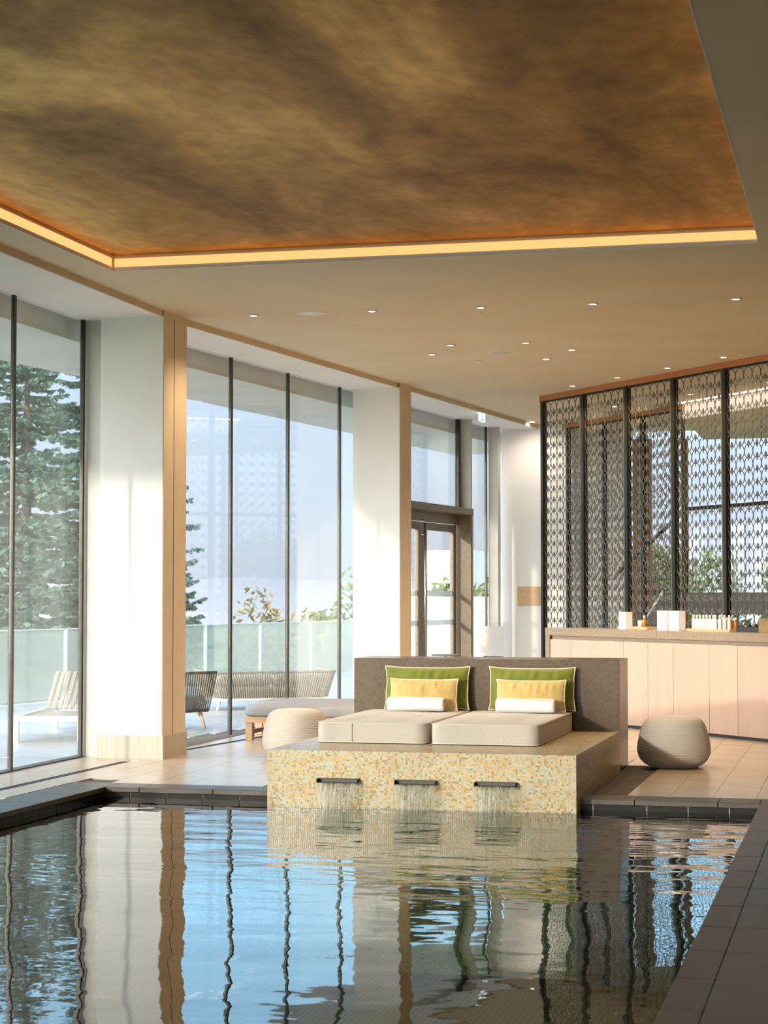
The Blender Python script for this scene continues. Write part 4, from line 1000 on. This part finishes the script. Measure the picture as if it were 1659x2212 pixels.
def bush(loc, rx_, rz_, label, seed, mat='leaf', nlv=2600, group='shrubs beyond the terrace', size=.11, name='shrub', cat='shrub'):
    rnd = random.Random(seed); t = thing(name, label, cat, loc, group=group); v, f = [], []
    bl = [(rnd.uniform(-.6, .6) * rx_, rnd.uniform(-.4, .4) * rx_, rnd.uniform(.3, .8) * rz_, rnd.uniform(.35, .6)) for _ in range(9)]
    for k in range(nlv):
        bx, by, bz, br = rnd.choice(bl); d = Vector((rnd.gauss(0, 1), rnd.gauss(0, 1), rnd.gauss(0, 1))).normalized() * rnd.uniform(.6, 1.05) * br
        c_ = Vector((bx + d.x * rx_ * .8, by + d.y * rx_ * .8, max(.02, bz + d.z * rz_ * .6))); a = Vector((rnd.uniform(-1, 1), rnd.uniform(-1, 1), rnd.uniform(-.6, 1))).normalized() * size * rnd.uniform(.6, 1.3); b_ = a.cross(Vector((rnd.uniform(-1, 1), rnd.uniform(-1, 1), rnd.uniform(-1, 1)))).normalized() * size * .35
        o_ = len(v); v += [tuple(c_ - a), tuple(c_ + b_), tuple(c_ + a), tuple(c_ - b_)]; f.append((o_, o_ + 1, o_ + 2, o_ + 3))
    o = MB().add(v, f).build('foliage', M[mat], t); o['kind'] = 'stuff'
    s_ = MB()
    for k in range(6): s_.tube([(0, 0, 0), (bl[k][0] * .5, bl[k][1] * .5, bl[k][2] * .6), bl[k][:3]], [.03, .02, .008], 5)
    s_.build('stems', M['bark'], t)['kind'] = 'stuff'
    return t
spruce((-17.15, 45, -6), 12.8, 2.7, 'tall loose spruce whose branches show right of the first column', 1.0, 3)
spruce((-19.6, 43.0, -6), 16.5, 3.4, 'dark tall spruce filling the near window at the left edge', 1.35, 5)
spruce((-14.9, 36, -6), 15.2, 2.8, 'dark spruce beside the first column in the near window', 1.3, 8)
spruce((-25.0, 46, -6), 16.5, 3.6, 'tall spruce left of the picture edge', 1.0, 12)
bush((-9.7, 37.5, -1.2), 1.2, 3.1, 'green shrub right of the thin window post, beyond the balustrade', 2)
bush((-12.0, 39.5, -1.6), 1.2, 3.0, 'yellowish shrub with thin twigs beyond the balustrade', 4, 'leaf_y', 1200)
bush((-7.4, 36.3, -1.2), 1.0, 3.0, 'green shrub next to the second white column beyond the balustrade', 6)
bush((-15.0, 40.6, -1.8), 1.3, 3.2, 'reddish autumn shrub at the foot of the loose spruce', 9, 'leaf_y', 2200)
for k, (x, y, s_) in enumerate(((-3.0, 32.6, 2.0), (-.7, 32.3, 1.9), (1.7, 33.0, 2.2), (-3.9, 37, 2.0))):
    bush((x, y, -.8), s_ * .62, s_ * 1.45, ['green tree left of the timber post behind the screens', 'green tree in the middle of the far windows', 'green tree at the right of the far windows', 'green tree behind the farther lattice row'][k], 20 + k, 'leaf', 4200, 'garden trees behind the far windows', .13, 'garden_tree', 'tree')
# white pavilion and terrace wall seen through the door
t = thing('garden_building', 'low white building seen through the terrace door', 'building', (-9.2, 41, -6))
MB().box(0, 1.05, 0, 4, 0, 8.4).build('tower', M['plaster_out'], t); MB().box(-.7, 5.5, 1.0, 5, 0, 7.45).build('wall', M['plaster_out'], t); MB().box(-.8, 5.6, .9, 5.1, 7.45, 7.55).build('parapet', M['whitemetal'], t)
for k in range(6): MB().box(-.4 + k * .95, .05 + k * .95, .985, .999, 5.6, 6.6).build('window', M['darkstone'], t)
t = thing('terrace_wall', 'low white wall at the far end of the terrace', 'wall', (-8.7, 34.8, 0)); MB().box(0, 3.6, 0, .25, -.035, 1.35).build('wall_body', M['plaster_out'], t); MB().box(-.02, 3.62, -.02, .27, 1.35, 1.39).build('coping', M['whitemetal'], t)
# hazy hills
mh = emit = None
def hill(y, amp, base, seed, label, col):
    m_, n_, b_, o_ = new_mat('haze_hill'); b_.inputs['Base Color'].default_value = (*col, 1); b_.inputs['Roughness'].default_value = 1
    k = 120; v = []
    for i in range(k + 1):
        x = -420 + 640 * i / k; z = base + amp * noise.noise(Vector((i * .05, seed, 0))) + amp * .25 * noise.noise(Vector((i * .2, seed, 2)))
        v += [(x, y - 40, -7), (x, y, z), (x, y + 60, -7)]
    f = [(i * 3 + j, (i + 1) * 3 + j, (i + 1) * 3 + j + 1, i * 3 + j + 1) for i in range(k) for j in (0, 1)]
    tag(MB().add(v, f, True).build('distant_hill', m_), label, kind='structure')
hill(520, 6, 7, 3.3, 'pale hazy hills on the horizon', (.265, .255, .27))
